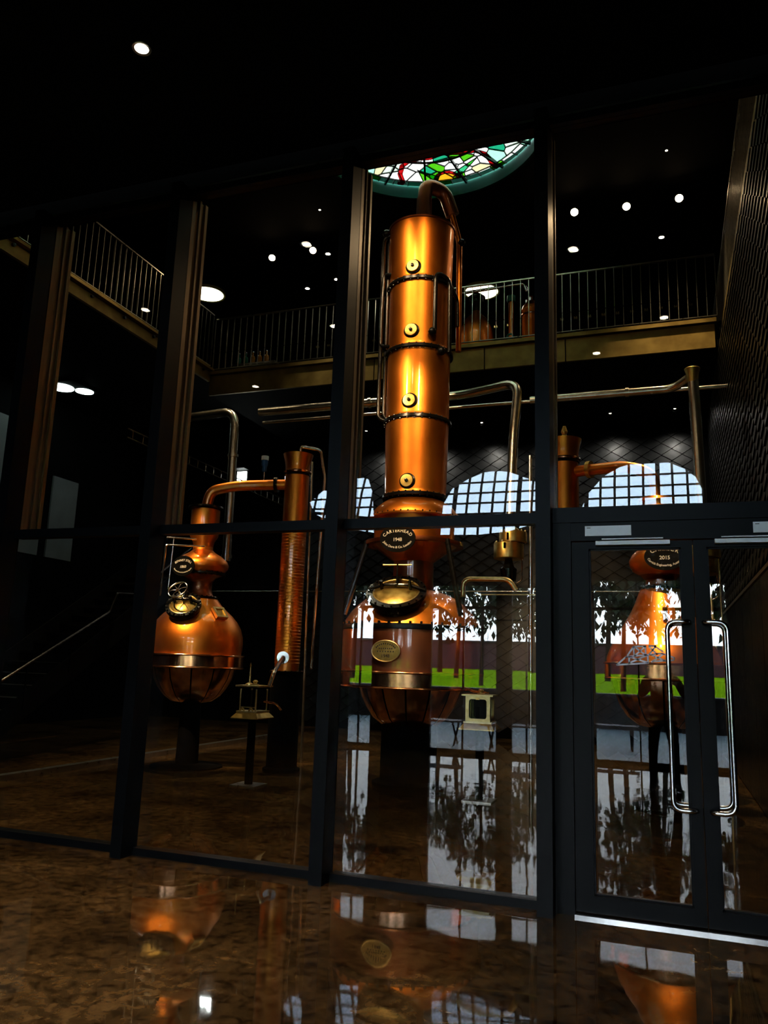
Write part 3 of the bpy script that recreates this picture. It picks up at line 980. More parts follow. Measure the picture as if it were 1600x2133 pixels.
def manway(t, c, nrm, r, wheel=False):
    nrm = Vector(nrm).normalized()
    c = Vector(c)
    q = Vector((0, 0, 1)).rotation_difference(nrm)
    mw = M().lathe([(r * 1.12, -0.12), (r * 1.12, 0.0), (r * 1.30, 0.0), (r * 1.30, 0.05), (r * 1.02, 0.05), (r * 1.02, 0.03)], c, 44, nrm).build('manway_collar', 'iron', t)
    M().lathe([(0.001, 0.10), (r * 0.5, 0.09), (r * 0.85, 0.065), (r * 0.98, 0.045), (r, 0.03)], c, 44, nrm).build('manway_lid', 'brass', mw)
    M().torus(c + nrm * 0.045, r * 0.99, 0.012, nrm, 44).build('lid_rim', 'brass_pale', mw)
    ux = q @ Vector((1, 0, 0))
    # level axis across the lid
    ax = Vector((0, 0, 1)).cross(nrm).normalized()
    ay = nrm.cross(ax)
    b = M()
    b.tube([c - ax * r * 1.22 + nrm * 0.06 + ay * 0.02, c - ax * r * 0.5 + nrm * 0.13 + ay * 0.02, c + ax * r * 0.5 + nrm * 0.13 + ay * 0.02, c + ax * r * 1.22 + nrm * 0.06 + ay * 0.02], 0.022, 8)
    b.tube([c + nrm * 0.13, c + ay * r * 0.7 + nrm * 0.12, c + ay * r * 1.25 + nrm * 0.06], 0.02, 8)
    for s in (-1, 1):
        b.cyl(c + ax * s * r * 0.62 + nrm * 0.07, c + ax * s * r * 0.62 + nrm * 0.20, 0.022, n=10)
    b.build('clamp_bar', 'iron', mw)
    bm_ = M()
    for i in range(20):
        a = 2 * PI * i / 20
        p = c + (ax * math.cos(a) + ay * math.sin(a)) * r * 1.22 + nrm * 0.05
        bm_.cyl(p, p + nrm * 0.02, 0.014, n=6)
    bm_.build('manway_bolts', 'iron', mw)
    return mw
def wheel(t, c, nrm, r, mat='chrome', k=6):
    nrm = Vector(nrm).normalized()
    c = Vector(c)
    ax = Vector((0, 0, 1)).cross(nrm).normalized()
    ay = nrm.cross(ax)
    m = M().torus(c, r, 0.010, nrm, 36)
    for i in range(k):
        a = 2 * PI * (i + 0.3) / k
        d = ax * math.cos(a) + ay * math.sin(a)
        m.tube([c + d * r * 0.12, c + d * r * 0.55 + nrm * 0.015, c + d * r], 0.006, 6)
    m.cyl(c - nrm * 0.01, c + nrm * 0.02, r * 0.14, n=12)
    m.cyl(c - nrm * 0.14, c, 0.010, n=8)
    return m.build('hand_wheel', mat, t)

# --- the big middle still with the tall column
CA = (-3.17, 4.5)
ct = thing('column_still', 'huge copper still with a four-tier column, in the middle', 'still', (CA[0], CA[1], 0))
c3 = (CA[0], CA[1], 0)
M().lathe([(0.46, 0), (0.46, 0.05), (0.36, 0.08), (0.36, 0.78), (0.001, 0.78)], c3, 40).build('pedestal', 'soot', ct)
gores(ct, CA, [(0.20, 0.72), (0.36, 0.75), (0.48, 0.84), (0.56, 0.96), (0.63, 1.09), (0.68, 1.22)], 14, 'copper_pol')
M().lathe([(0.66, 1.215), (0.955, 1.215), (0.96, 1.225), (0.955, 1.235), (0.94, 1.24), (0.94, 1.395), (0.955, 1.40), (0.96, 1.41), (0.955, 1.42), (0.90, 1.42)], c3, 72).build('ring_band', 'copper_pol', ct)
M().lathe([(0.915, 1.42), (0.918, 1.7), (0.915, 1.935)], c3, 72).build('drum', 'copper_dark', ct)
bd = M().lathe([(0.90, 1.93), (0.935, 1.93), (0.94, 1.94), (0.94, 1.99), (0.93, 2.0), (0.90, 2.0)], c3, 72).build('black_band', 'iron', ct)
bolts(M(), CA, 0.925, 2.005, 44, 0.018, 0.02).build('band_bolts', 'iron', bd)
M().lathe([(0.905, 2.0), (0.88, 2.06), (0.80, 2.18), (0.70, 2.28), (0.60, 2.36), (0.48, 2.42), (0.36, 2.46), (0.28, 2.48)], c3, 72).build('shoulder', 'copper', ct)
M().lathe([(0.28, 2.46), (0.27, 2.6), (0.27, 2.85), (0.50, 3.02), (0.60, 3.08)], c3, 48).build('lower_neck', 'copper_dark', ct)
M().lathe([(0.50, 3.06), (0.66, 3.06), (0.665, 3.075), (0.66, 3.11), (0.56, 3.125), (0.54, 3.14)], c3, 64).build('skirt', 'copper_dark', ct)
M().lathe([(0.54, 3.13), (0.545, 3.28), (0.54, 3.42), (0.61, 3.425), (0.615, 3.44), (0.60, 3.455)], c3, 64).build('lower_drum', 'copper', ct)
bolts(M(), CA, 0.602, 3.455, 40, 0.010, 0.008).build('drum_rivets', 'iron', ct)
M().lathe([(0.60, 3.455), (0.585, 3.50), (0.53, 3.57), (0.46, 3.63), (0.40, 3.67), (0.36, 3.69)], c3, 64).build('collar_dome', 'copper', ct)
for z0, z1, ra, rb in ((3.74, 4.76, 0.418, 0.438), (4.80, 5.75, 0.438, 0.440), (5.79, 6.74, 0.440, 0.436), (6.78, 7.68, 0.440, 0.466)):
    M().lathe([(ra + 0.01, z0), (ra, z0 + 0.02), (ra * 0.99 + rb * 0.01, z0 + 0.05), (rb, z1 - 0.03), (rb + 0.006, z1)], c3, 72).build('column_section', 'copper', ct)
for z_, r_ in ((3.72, 0.45), (4.775, 0.475), (5.765, 0.482), (6.76, 0.482)):
    flange(ct, CA, z_, r_, 0.024)
M().lathe([(0.468, 7.66), (0.484, 7.665), (0.486, 7.69), (0.47, 7.70), (0.3, 7.72), (0.13, 7.74)], c3, 64).build('column_cap', 'copper_dark', ct)
# swan neck on the column top and the thin pipe it drops into
M().lathe([(0.13, 7.70), (0.118, 7.9), (0.112, 8.22)], (CA[0] + 0.02, CA[1], 0), 32).build('swan_neck_stub', 'copper_dark', ct)
M().tube([(CA[0] + 0.02, CA[1], 8.2), (CA[0] + 0.03, CA[1] + 0.02, 8.46), (CA[0] + 0.26, CA[1] + 0.22, 8.44), (CA[0] + 0.36, CA[1] + 0.34, 8.1)], 0.105, 20, 0.17).build('swan_neck', 'copper_dark', ct)
M().tube([(CA[0] + 0.35, CA[1] + 0.34, 8.12), (-2.74, 5.0, 7.75), (-2.73, 5.0, 6.0)], 0.042, 14, 0.1).build('down_pipe', 'copper', ct)
M().sphere((-2.70, 4.98, 7.72), 0.055).build('pipe_elbow_ball', 'iron', ct)
# glossy black pipes down the left side
for dx, zt in ((-3.70, 7.62), (-3.62, 7.55)):
    M().tube([(dx + 0.22, 4.35, zt), (dx, 4.36, zt), (dx, 4.36, 4.86), (dx + 0.18, 4.38, 4.80)], 0.030, 12, 0.09).build('side_pipe', 'iron', ct)
M().tube([(-3.42, 4.25, 6.92), (-3.66, 4.3, 7.0), (-3.68, 4.3, 6.4), (-3.68, 4.3, 5.9), (-3.5, 4.25, 5.86)], 0.026, 12, 0.08).build('side_pipe', 'iron', ct)
M().sphere((-3.66, 4.34, 7.66), 0.06).build('pipe_elbow_ball', 'iron', ct)
# looped pipe across the front of the second tier
M().tube([lateral(CA, 0.20, 0.46, 5.98), lateral(CA, 0.20, 0.47, 6.82), lateral(CA, 0.40, 0.30, 6.80), lateral(CA, 0.41, 0.30, 5.72)], 0.034, 14, 0.12).build('loop_pipe', 'iron', ct)
M().sphere(lateral(CA, 0.17, 0.47, 5.95), 0.058).build('pipe_ball', 'iron', ct)
M().sphere(lateral(CA, 0.30, 0.40, 5.70), 0.062).build('pipe_ball', 'iron', ct)
M().tube([lateral(CA, 0.46, 0.22, 6.66), lateral(CA, 0.52, 0.1, 6.6), lateral(CA, 0.53, 0.08, 6.2)], 0.026, 12, 0.06).build('side_pipe', 'iron', ct)
for z_, rr in ((6.92, 0.45), (5.98, 0.44), (4.98, 0.44), (3.88, 0.42)):
    s_ = -0.11
    f_ = math.sqrt(rr * rr - s_ * s_)
    p = lateral(CA, s_, f_ - 0.01, z_)
    nn = (p - Vector((CA[0], CA[1], z_))).normalized()
    ph = M().lathe([(0.001, 0.05), (0.05, 0.05), (0.082, 0.048), (0.085, 0.03), (0.085, 0.0)], p, 28, nn).build('porthole', 'brass', ct)
    M().lathe([(0.001, 0.075), (0.022, 0.072), (0.026, 0.048)], p, 14, nn).build('porthole_knob', 'iron', ph)
    M().torus(p, 0.095, 0.016, nn, 28).build('porthole_ring', 'iron', ph)
mc = lateral(CA, -0.20, 0.66, 2.36)
hd = (lateral(CA, -0.18, 1.0, 0) - Vector((CA[0], CA[1], 0))).normalized()
manway(ct, mc, Vector((hd.x * 0.60, hd.y * 0.60, 0.80)), 0.29)
M().tube([lateral(CA, -0.38, 0.72, 2.72), lateral(CA, -0.02, 0.72, 2.73)], 0.010, 8).build('clamp_handle', 'brass_pale', ct)
M().tube([lateral(CA, -0.20, 0.76, 2.50), lateral(CA, -0.20, 0.72, 2.74)], 0.012, 8).build('clamp_screw', 'iron', ct)
# tripod struts
for s_, f_ in ((-0.62, 0.15), (0.42, 0.50), (0.1, -0.62)):
    k = 1.42
    M().tube([lateral(CA, s_, f_, 3.10), lateral(CA, s_ * k, f_ * k, 2.12)], 0.035, 10).build('strut', 'iron', ct)
# brass oval maker's plaque
pc = lateral(CA, -0.30, 0.875, 1.66)
tp = thing('maker_plaque', 'brass oval plaque on the drum of the middle still', 'plaque', tuple(pc))
nn = (Vector((pc.x, pc.y, 0)) - Vector((CA[0], CA[1], 0))).normalized()
sxv = Vector((-nn.y, nn.x, 0))
fnp = lambda u, v, w_: tuple(pc + sxv * u + Vector((0, 0, v)) + nn * (w_ + 0.012))
M().prism([(0.18 * math.cos(2 * PI * i / 48), 0.125 * math.sin(2 * PI * i / 48)) for i in range(48)], 0.014, fnp).build('plate', 'brass', tp, 20)
rim = M()
rim.tube([fnp(0.18 * math.cos(2 * PI * i / 48), 0.125 * math.sin(2 * PI * i / 48), 0.012) for i in range(49)], 0.009, 8)
rim.build('plaque_rim', 'brass_pale', tp)
o = M()
for a, b, zz in ((-0.10, 0.10, -0.005), (-0.08, 0.08, 0.03)):
    k = 7
    for i in range(k):
        u = a + (b - a) * i / (k - 1)
        o.prism([(u - 0.008, zz - 0.008), (u + 0.008, zz - 0.008), (u + 0.006, zz + 0.008), (u - 0.006, zz + 0.008)], 0.004, lambda p_, q_, w_: fnp(p_, q_, 0.014 + w_))
for i in range(11):
    a = PI * (0.16 + 0.68 * i / 10)
    u, v = 0.135 * math.cos(a), 0.088 * math.sin(a)
    o.prism([(u - 0.008, v - 0.010), (u + 0.008, v - 0.010), (u + 0.006, v + 0.010), (u - 0.006, v + 0.010)], 0.004, lambda p_, q_, w_: fnp(p_, q_, 0.014 + w_))
line_text(o, '1948', 0.055, 0, -0.075, lambda u, v, w_: fnp(u, v, 0.016 + w_))
o.build('embossed_lettering', 'ink_dark', tp, 0)
sign((-3.15, 3.76, 3.06), 0.235, 0.175, 'CARTERHEAD', '1948', 'John Dore & Co. London', 'black oval plate lettered 1948 on the middle still', 0.056, 0.060, 0.040, st1=1.08, st3=0.98)

# --- left still
BA = (-6.45, 4.5)
b3 = (BA[0], BA[1], 0)
bs = thing('pot_still', 'rounded copper pot still on the left with a curved arm', 'still', b3, 'pot stills')
M().lathe([(0.50, 0), (0.50, 0.02), (0.46, 0.03), (0.16, 0.05), (0.14, 0.9), (0.001, 0.92)], b3, 40).build('pedestal', 'soot', bs)
gores(bs, BA, [(0.12, 0.875), (0.29, 0.90), (0.40, 0.98), (0.48, 1.08), (0.56, 1.22), (0.60, 1.36)], 12, 'copper_pol')
M().lathe([(0.59, 1.365), (0.708, 1.365), (0.714, 1.375), (0.708, 1.385), (0.695, 1.39), (0.695, 1.53), (0.708, 1.535), (0.714, 1.545), (0.708, 1.555), (0.62, 1.56)], b3, 64).build('ring_band', 'copper_pol', bs)
M().lathe([(0.66, 1.555), (0.672, 1.64), (0.676, 1.72), (0.668, 1.82), (0.635, 1.93), (0.575, 2.03), (0.495, 2.12), (0.405, 2.20), (0.33, 2.27), (0.285, 2.33), (0.26, 2.36)], b3, 64).build('pot', 'copper', bs)
flange(bs, BA, 2.37, 0.275, 0.014, n=22)
M().lathe([(0.22, 2.38), (0.19, 2.42), (0.17, 2.5), (0.175, 2.6), (0.22, 2.66), (0.30, 2.70)], b3, 48).build('lower_neck', 'copper_dark', bs)
flange(bs, BA, 2.72, 0.36, 0.016, n=24)
M().lathe([(0.33, 2.735), (0.385, 2.80), (0.395, 2.85), (0.37, 2.91), (0.29, 2.98), (0.20, 3.03), (0.15, 3.07), (0.145, 3.12)], b3, 56).build('boil_ball', 'copper', bs)
M().lathe([(0.145, 3.12), (0.16, 3.2), (0.205, 3.27), (0.21, 3.30), (0.212, 3.68)], b3, 48).build('upper_neck', 'copper', bs)
M().lathe([(0.15, 3.69), (0.255, 3.69), (0.262, 3.705), (0.255, 3.73), (0.06, 3.74)], b3, 48).build('neck_plate', 'iron', bs)
M().tube([(-6.45, 4.5, 3.72), (-6.40, 4.51, 3.98), (-6.02, 4.60, 4.06), (-5.24, 4.81, 4.09)], 0.078, 20, 0.26).build('lyne_arm', 'copper', bs)
ah = Vector((0.78, 0.21, 0.03)).normalized()
M().cyl(Vector((-5.46, 4.755, 4.08)), Vector((-5.46, 4.755, 4.08)) + ah * 0.05, 0.115, n=24).build('arm_flange', 'iron', bs)
M().cyl((-5.62, 4.7, 4.13), (-5.62, 4.7, 4.30), 0.010, n=8).build('gauge_stem', 'steel', bs)
gz = M().lathe([(0.028, 4.28), (0.035, 4.30), (0.035, 4.36), (0.048, 4.38), (0.048, 4.46), (0.001, 4.47)], (-5.62, 4.7, 0), 20).build('gauge_body', 'blue_plastic', bs)
M().lathe([(0.05, 4.455), (0.055, 4.46), (0.055, 4.52), (0.001, 4.525)], (-5.62, 4.7, 0), 20).build('gauge_cap', 'white', gz)
mcb = lateral(BA, -0.20, 0.46, 2.20)
hb = (lateral(BA, -0.30, 1.0, 0) - Vector(b3)).normalized()
manway(bs, mcb, Vector((hb.x * 0.70, hb.y * 0.70, 0.70)), 0.19)
wheel(bs, lateral(BA, -0.30, 0.66, 2.42), Vector((hb.x * 0.80 - 0.2, hb.y * 0.80, 0.55)), 0.135)
pq = lateral(BA, 0.30, 0.42, 2.14)
nq = Vector((pq.x - BA[0], pq.y - BA[1], 0.45)).normalized()
axq = Vector((0, 0, 1)).cross(nq).normalized()
ayq = nq.cross(axq)
fq = lambda u, v, w_: tuple(pq + axq * u + ayq * v + nq * w_)
m = flat([[(-0.095, -0.095), (0.095, -0.095), (0.095, 0.095), (-0.095, 0.095)], [(-0.065, -0.065), (0.065, -0.065), (0.065, 0.065), (-0.065, 0.065)]], 0.05, fq)
sq_ = m.build('sight_window_frame', 'brass_pale', bs, 0)
M().prism([(-0.07, -0.07), (0.07, -0.07), (0.07, 0.07), (-0.07, 0.07)], 0.01, fq).build('sight_window_glass', 'brass', sq_, 0)
# square steel frame of sight pipes beside the neck
M().tube([lateral(BA, -0.10, 0.30, 3.19), lateral(BA, -0.52, 0.30, 3.19)], 0.012, 8).build('sight_pipe', 'chrome', bs)
M().tube([lateral(BA, 0.02, 0.32, 3.09), lateral(BA, -0.52, 0.32, 3.08), lateral(BA, -0.54, 0.32, 2.35)], 0.012, 8, 0.03).build('sight_pipe', 'chrome', bs)
M().tube([lateral(BA, -0.42, 0.30, 3.19), lateral(BA, -0.44, 0.30, 2.45)], 0.008, 8).build('sight_pipe', 'steel', bs)
sign((-6.44, 4.02, 2.78), 0.185, 0.145, 'BENNET STILL', '1860', 'Bennett Dore & Co Ltd Farringdon', 'black oval plate lettered 1860 on the left still', 0.042, 0.052, 0.0235, 0.25, st1=1.02, st3=0.95)

# --- right still, behind the doors
RA = (-0.06, 4.5)
r3 = (RA[0], RA[1], 0)
rs_ = thing('pot_still', 'slender copper pot still seen through the left door leaf', 'still', r3, 'pot stills')
M().lathe([(0.40, 0), (0.40, 0.02), (0.20, 0.06), (0.18, 0.9), (0.001, 0.92)], r3, 40).build('pedestal', 'soot', rs_)
gores(rs_, RA, [(0.12, 0.875), (0.30, 0.91), (0.42, 1.0), (0.50, 1.12), (0.56, 1.27), (0.59, 1.42)], 12, 'copper_pol')
M().lathe([(0.58, 1.425), (0.683, 1.425), (0.69, 1.435), (0.683, 1.445), (0.672, 1.45), (0.672, 1.595), (0.683, 1.60), (0.69, 1.61), (0.683, 1.62), (0.62, 1.625)], r3, 64).build('ring_band', 'copper_pol', rs_)
M().lathe([(0.645, 1.62), (0.64, 1.68), (0.60, 1.78), (0.55, 1.88), (0.485, 1.99), (0.41, 2.11), (0.345, 2.22), (0.295, 2.33), (0.255, 2.44), (0.23, 2.50)], r3, 64).build('pot', 'copper', rs_)
flange(rs_, RA, 2.505, 0.25, 0.014, n=20)
M().lathe([(0.20, 2.51), (0.17, 2.55), (0.17, 2.6), (0.24, 2.66)], r3, 48).build('lower_neck', 'copper_dark', rs_)
M().lathe([(0.24, 2.66), (0.31, 2.70), (0.35, 2.77), (0.355, 2.83), (0.32, 2.90), (0.25, 2.97), (0.18, 3.02), (0.14, 3.07), (0.14, 3.15)], r3, 56).build('boil_ball', 'copper', rs_)
M().lathe([(0.14, 3.14), (0.17, 3.22), (0.175, 3.55)], r3, 48).build('upper_neck', 'copper', rs_)
M().lathe([(0.12, 3.55), (0.225, 3.55), (0.232, 3.565), (0.225, 3.60), (0.06, 3.61)], r3, 48).build('neck_plate', 'copper', rs_)
M().tube([(-0.06, 4.5, 3.58), (-0.09, 4.51, 3.92), (-0.42, 4.6, 4.06), (-1.10, 4.88, 4.09)], 0.074, 20, 0.26).build('lyne_arm', 'copper', rs_)
M().cyl((-0.86, 4.775, 4.085), (-0.91, 4.795, 4.086), 0.112, n=24).build('arm_flange', 'brass', rs_)
for s_ in (0.05, -0.08):
    M().cyl(lateral(RA, 0.12 + s_, 0.45, 2.12), lateral(RA, 0.12 + s_, 0.50, 2.24), 0.028, n=12).build('sight_nozzle', 'brass', rs_)
sign((0.0, 4.02, 2.82), 0.225, 0.155, 'CARRICK', '2015', 'Carrick Engineering, Australia', 'black oval plate lettered 2015 on the right still', 0.064, 0.058, 0.036, st1=1.15, st3=0.95)

# condensers
def condenser(c, label, topmat='copper', extra=True):
    t = thing('condenser_column', label, 'condenser', (c[0], c[1], 0), 'slender copper condensers')
    k = (c[0], c[1], 0)
    M().lathe([(0.26, 0), (0.26, 0.04), (0.215, 0.06), (0.215, 1.33), (0.24, 1.335), (0.24, 1.36), (0.16, 1.365)], k, 40).build('base_drum', 'soot', t)
    bolts(M(), c, 0.225, 1.362, 16, 0.010, 0.01).build('base_bolts', 'chrome', t)
    M().lathe([(0.170, 1.36), (0.178, 1.5), (0.180, 2.9), (0.182, 4.22)], k, 48).build('shell', 'copper', t)
    rb = M()
    z = 1.48
    while z < 3.4:
        rb.torus((c[0], c[1], z), 0.1805, 0.0045, n=40, m=5)
        z += 0.045
    rb.build('ribs', 'copper', t)
    M().torus((c[0], c[1], 4.27), 0.186, 0.022, n=48).build('ring', 'copper_pol', t)
    M().torus((c[0], c[1], 4.225), 0.184, 0.012, n=48).build('ring', 'iron', t)
    M().lathe([(0.182, 4.28), (0.184, 4.36), (0.20, 4.45), (0.222, 4.53), (0.225, 4.545), (0.20, 4.55), (0.05, 4.555)], k, 48).build('flared_top', topmat, t)
    bolts(M(), c, 0.07, 4.56, 10, 0.010, 0.012).build('cap_bolts', 'chrome', t)
    return t
c1 = condenser((-5.13, 4.83), 'tall slender copper condenser between the left and middle stills')
M().tube([(-5.10, 4.83, 4.55), (-5.10, 4.83, 4.68), (-4.80, 4.9, 4.62), (-4.72, 4.92, 4.2), (-4.80, 4.95, 1.4)], 0.022, 10, 0.06).build('vent_pipe', 'steel', c1)
oc = M().lathe([(0.03, 0.0), (0.085, 0.0), (0.09, 0.01), (0.085, 0.03), (0.03, 0.03)], lateral((-5.13, 4.83), -0.06, 0.20, 1.55), 28, (0.43, -0.9, 0)).build('outlet_flange', 'chrome', c1)
pA = lateral((-5.13, 4.83), -0.06, 0.22, 1.55)
M().tube([pA, lateral((-5.13, 4.83), -0.06, 0.34, 1.55), (-4.70, 3.62, 1.36), (-4.72, 3.55, 1.18)], 0.028, 12, 0.10).build('outlet_pipe', 'steel', c1)
c2 = condenser((-1.22, 4.92), 'copper condenser with a flared rim beside the black door jamb')
M().lathe([(0.06, 4.55), (0.03, 4.62), (0.045, 4.66), (0.02, 4.74)], (-1.22, 4.92, 0), 16).build('valve', 'brass', c2)

# spirit safes
def rrect(w_, h_, r, cx=0.0, cy=0.0, k=5):
    out = []
    for sx, sy, a0 in ((1, 1, 0), (-1, 1, 90), (-1, -1, 180), (1, -1, 270)):
        for i in range(k + 1):
            a = R(a0 + 90 * i / k)
            out.append((cx + sx * (w_ / 2 - r) + r * math.cos(a), cy + sy * (h_ / 2 - r) + r * math.sin(a)))
    return out
def safe(x, y, w_, d_, label, open_=False):
    t = thing('spirit_safe', label, 'spirit safe', (x, y, 0), 'brass spirit safes on stands')
    M().b2((x - 0.17, y - 0.17, 0), (x + 0.17, y + 0.17, 0.015)).build('foot_plate', 'rail_steel', t, 0)
    M().cyl((x, y, 0.015), (x, y, 0.80), 0.05, n=20).build('stand_pole', 'soot', t)
    W2, D2 = w_ / 2, d_ / 2
    m = M()
    b0, b1 = 0.07, 0.02
    vs = []
    for e, z_ in ((0.065, 0.795), (0.065, 0.805), (0.012, 0.868)):
        vs += [(x - W2 - e, y - D2 - e, z_), (x + W2 + e, y - D2 - e, z_), (x + W2 + e, y + D2 + e, z_), (x - W2 - e, y + D2 + e, z_)]
    fs = [(3, 2, 1, 0), (8, 9, 10, 11)]
    for L_ in (0, 4):
        for i in range(4):
            fs.append((L_ + i, L_ + (i + 1) % 4, L_ + 4 + (i + 1) % 4, L_ + 4 + i))
    m.add(vs, fs).build('flared_base', 'brass', t, 0)
    M().b2((x - W2 - 0.02, y - D2 - 0.02, 0.868), (x + W2 + 0.02, y + D2 + 0.02, 0.886)).build('base_moulding', 'brass_pale', t, 0)
    zc, hh = 1.03, 0.29
    if open_:
        for sx in (-1, 1):
            for sy in (-1, 1):
                M().cyl((x + sx * (W2 - 0.012), y + sy * (D2 - 0.012), 0.886), (x + sx * (W2 - 0.012), y + sy * (D2 - 0.012), 1.15), 0.010, n=10).build('corner_post', 'brass_pale', t)
        M().b2((x - W2 + 0.02, y - D2 + 0.008, 0.90), (x + W2 - 0.02, y - D2 + 0.012, 1.14)).build('pane', 'case_glass', t, 0)
        M().b2((x + W2 - 0.012, y - D2 + 0.02, 0.90), (x + W2 - 0.008, y + D2 - 0.02, 1.14)).build('pane', 'case_glass', t, 0)
        M().b2((x - W2 + 0.02, y - D2 - 0.004, 0.925), (x + W2 - 0.02, y - D2 + 0.006, 0.937)).build('front_bar', 'brass_pale', t, 0)
        for k in (-0.06, 0.06):
            M().tube([(x + k - 0.03, y - D2 - 0.01, 0.89), (x + k, y - D2 - 0.02, 0.925), (x + k + 0.03, y - D2 - 0.01, 0.89)], 0.011, 8, 0.02).build('latch', 'brass', t)
    else:
        fnf = lambda u, v, w__: (x + u, y - D2 + 0.01 + w__, zc + v)
        flat([rrect(w_, hh, 0.004), rrect(w_ * 0.72, hh * 0.76, 0.03)], 0.02, fnf).build('front_frame', 'brass_pale', t, 0)
        fnb = lambda u, v, w__: (x + u, y + D2 - 0.01 + w__, zc + v)
        flat([rrect(w_, hh, 0.004), rrect(w_ * 0.72, hh * 0.76, 0.03)], 0.02, fnb).build('rear_frame', 'brass_pale', t, 0)
        for sx in (-1, 1):
            fns = lambda u, v, w__: (x + sx * (W2 - 0.01) + w__, y + u, zc + v)
            flat([rrect(d_ - 0.041, hh, 0.004), rrect(d_ * 0.62, hh * 0.76, 0.03)], 0.018, fns).build('side_frame', 'brass', t, 0)
        M().b2((x - W2 + 0.02, y - D2 + 0.021, 0.90), (x + W2 - 0.02, y - D2 + 0.025, 1.16)).build('pane', 'case_glass', t, 0)
        M().b2((x - 0.022, y - D2 - 0.014, 1.135), (x + 0.022, y - D2, 1.16)).build('latch', 'brass', t, 0)
        M().cyl((x - 0.03, y, 0.89), (x - 0.03, y, 1.05), 0.022, n=12).build('glass_jar', 'case_glass', t)
        M().cyl((x + 0.05, y, 1.16), (x + 0.05, y, 1.06), 0.012, n=10).build('spout', 'steel', t)
    M().b2((x - W2 - 0.04, y - D2 - 0.04, 1.176), (x + W2 + 0.04, y + D2 + 0.04, 1.194)).build('top_plate', 'brass_pale', t, 0)
    M().lathe([(0.05, 1.194), (0.045, 1.206), (0.02, 1.212), (0.022, 1.225), (0.034, 1.238), (0.022, 1.255), (0.001, 1.26)], (x + 0.01, y, 0), 20).build('knob', 'brass_pale', t)
    return t
s1 = safe(-4.88, 3.46, 0.24, 0.30, 'open brass spirit safe with a tall finial, in front of the left still', True)
M().lathe([(0.05, 1.194), (0.05, 1.21), (0.012, 1.225), (0.010, 1.30), (0.014, 1.31), (0.009, 1.33), (0.007, 1.42), (0.013, 1.43), (0.004, 1.46), (0.001, 1.47)], (-4.94, 3.44, 0), 14).build('finial', 'brass_pale', s1)
M().tube([(-4.76, 3.5, 1.0), (-4.62, 3.56, 0.98), (-4.55, 3.58, 0.90)], 0.012, 8, 0.04).build('drain_pipe', 'copper_pol', s1)
s2 = safe(-2.10, 3.86, 0.29, 0.26, 'glazed brass spirit safe right of the middle still')
for dz in (0.0, 0.03):
    M().tube([(-2.30 - dz, 4.0, 1.24 + dz), (-2.2, 3.95, 1.215 + dz * 0.5), (-2.0, 3.9, 1.215)], 0.008, 8).build('capillary_pipe', 'copper_pol', s2)
s3 = safe(-1.10, 3.86, 0.29, 0.26, 'glazed brass spirit safe half hidden by the door jamb')

# ------------------------------------------------------------------ pipes
def pipe(pts, r, bend, mat, label, name='steel_pipe', cat='pipe', n=16, joints=()):
    t = thing(name, label, cat, pts[0], 'pipes over and behind the stills')
    M().tube(pts, r, n, bend).build('run', mat, t)
    for p, d in joints:
        M().cyl(Vector(p) - Vector(d) * 0.025, Vector(p) + Vector(d) * 0.025, r * 1.25, n=20).build('clamp_joint', mat, t)
    return t
pipe([(-8.7, 6.2, 5.76), (-6.98, 6.0, 5.76), (-6.95, 6.0, 3.12)], 0.075, 0.28, 'steel', 'pale steel pipe bending down behind the left still',
     joints=(((-6.965, 6.0, 4.95), (0, 0, 1)), ((-6.95, 6.0, 3.2), (0, 0, 1))))
pipe([(-6.7, 6.35, 5.83), (-3.0, 6.35, 5.83), (-2.03, 6.0, 5.83), (-2.06, 5.75, 4.9), (-2.06, 5.5, 3.5)], 0.072, 0.26, 'steel', 'pale steel pipe crossing behind the column and dropping to the brass coupling',
     joints=(((-4.6, 6.35, 5.83), (1, 0, 0)),))
pipe([(-6.7, 6.5, 5.68), (0.95, 6.5, 5.68)], 0.028, 0, 'steel', 'thin steel pipe running below the long pipe behind the column')
pipe([(-1.9, 6.3, 5.63), (0.20, 6.3, 5.63), (0.40, 6.1, 5.70)], 0.058, 0.15, 'steel', 'pale steel pipe running to the upright pipe on the right',
     joints=(((-0.45, 6.3, 5.63), (1, 0, 0)),))
t = pipe([(0.46, 6.0, 5.78), (0.48, 6.0, 5.0), (0.51, 6.0, 3.29)], 0.075, 0, 'steel', 'upright steel pipe with a flared mouth over the right door')
M().lathe([(0.075, -0.2), (0.085, -0.08), (0.11, 0.0), (0.105, 0.005), (0.07, -0.05)], (0.46, 6.0, 5.80), 28).build('flared_mouth', 'brass', t)
for x, l in ((-1.82, 'left'), (-1.69, 'right')):
    pipe([(x, 5.8, 4.6), (x, 5.8, 0.0)], 0.03, 0, 'steel', l + ' of the twin upright pipes beside the brass coupling')
pipe([(-5.36, 5.8, 4.7), (-5.28, 5.8, 0.0)], 0.022, 0, 'steel', 'thin upright pipe right behind the slender condenser')
pipe([(-2.66, 5.2, 2.46), (-2.66, 5.2, 2.71), (-2.02, 5.2, 2.70), (-1.92, 5.2, 2.55)], 0.035, 0.16, 'brass_pale', 'brass pipe arched between the middle still and the coupling')
pipe([(-2.5, 5.3, 2.50), (-1.6, 5.3, 2.50)], 0.008, 0, 'brass_pale', 'thin straight rod below the arched brass pipe')
pipe([(0.38, 5.2, 2.66), (0.52, 5.2, 2.66), (0.56, 5.2, 1.7)], 0.02, 0.06, 'brass_pale', 'slim brass pipe bent down beside the right still')
pipe([(0.70, 6.2, 3.3), (0.72, 6.2, 0.0)], 0.014, 0, 'brass_pale', 'thin brass rod hanging before the lacquered wall')
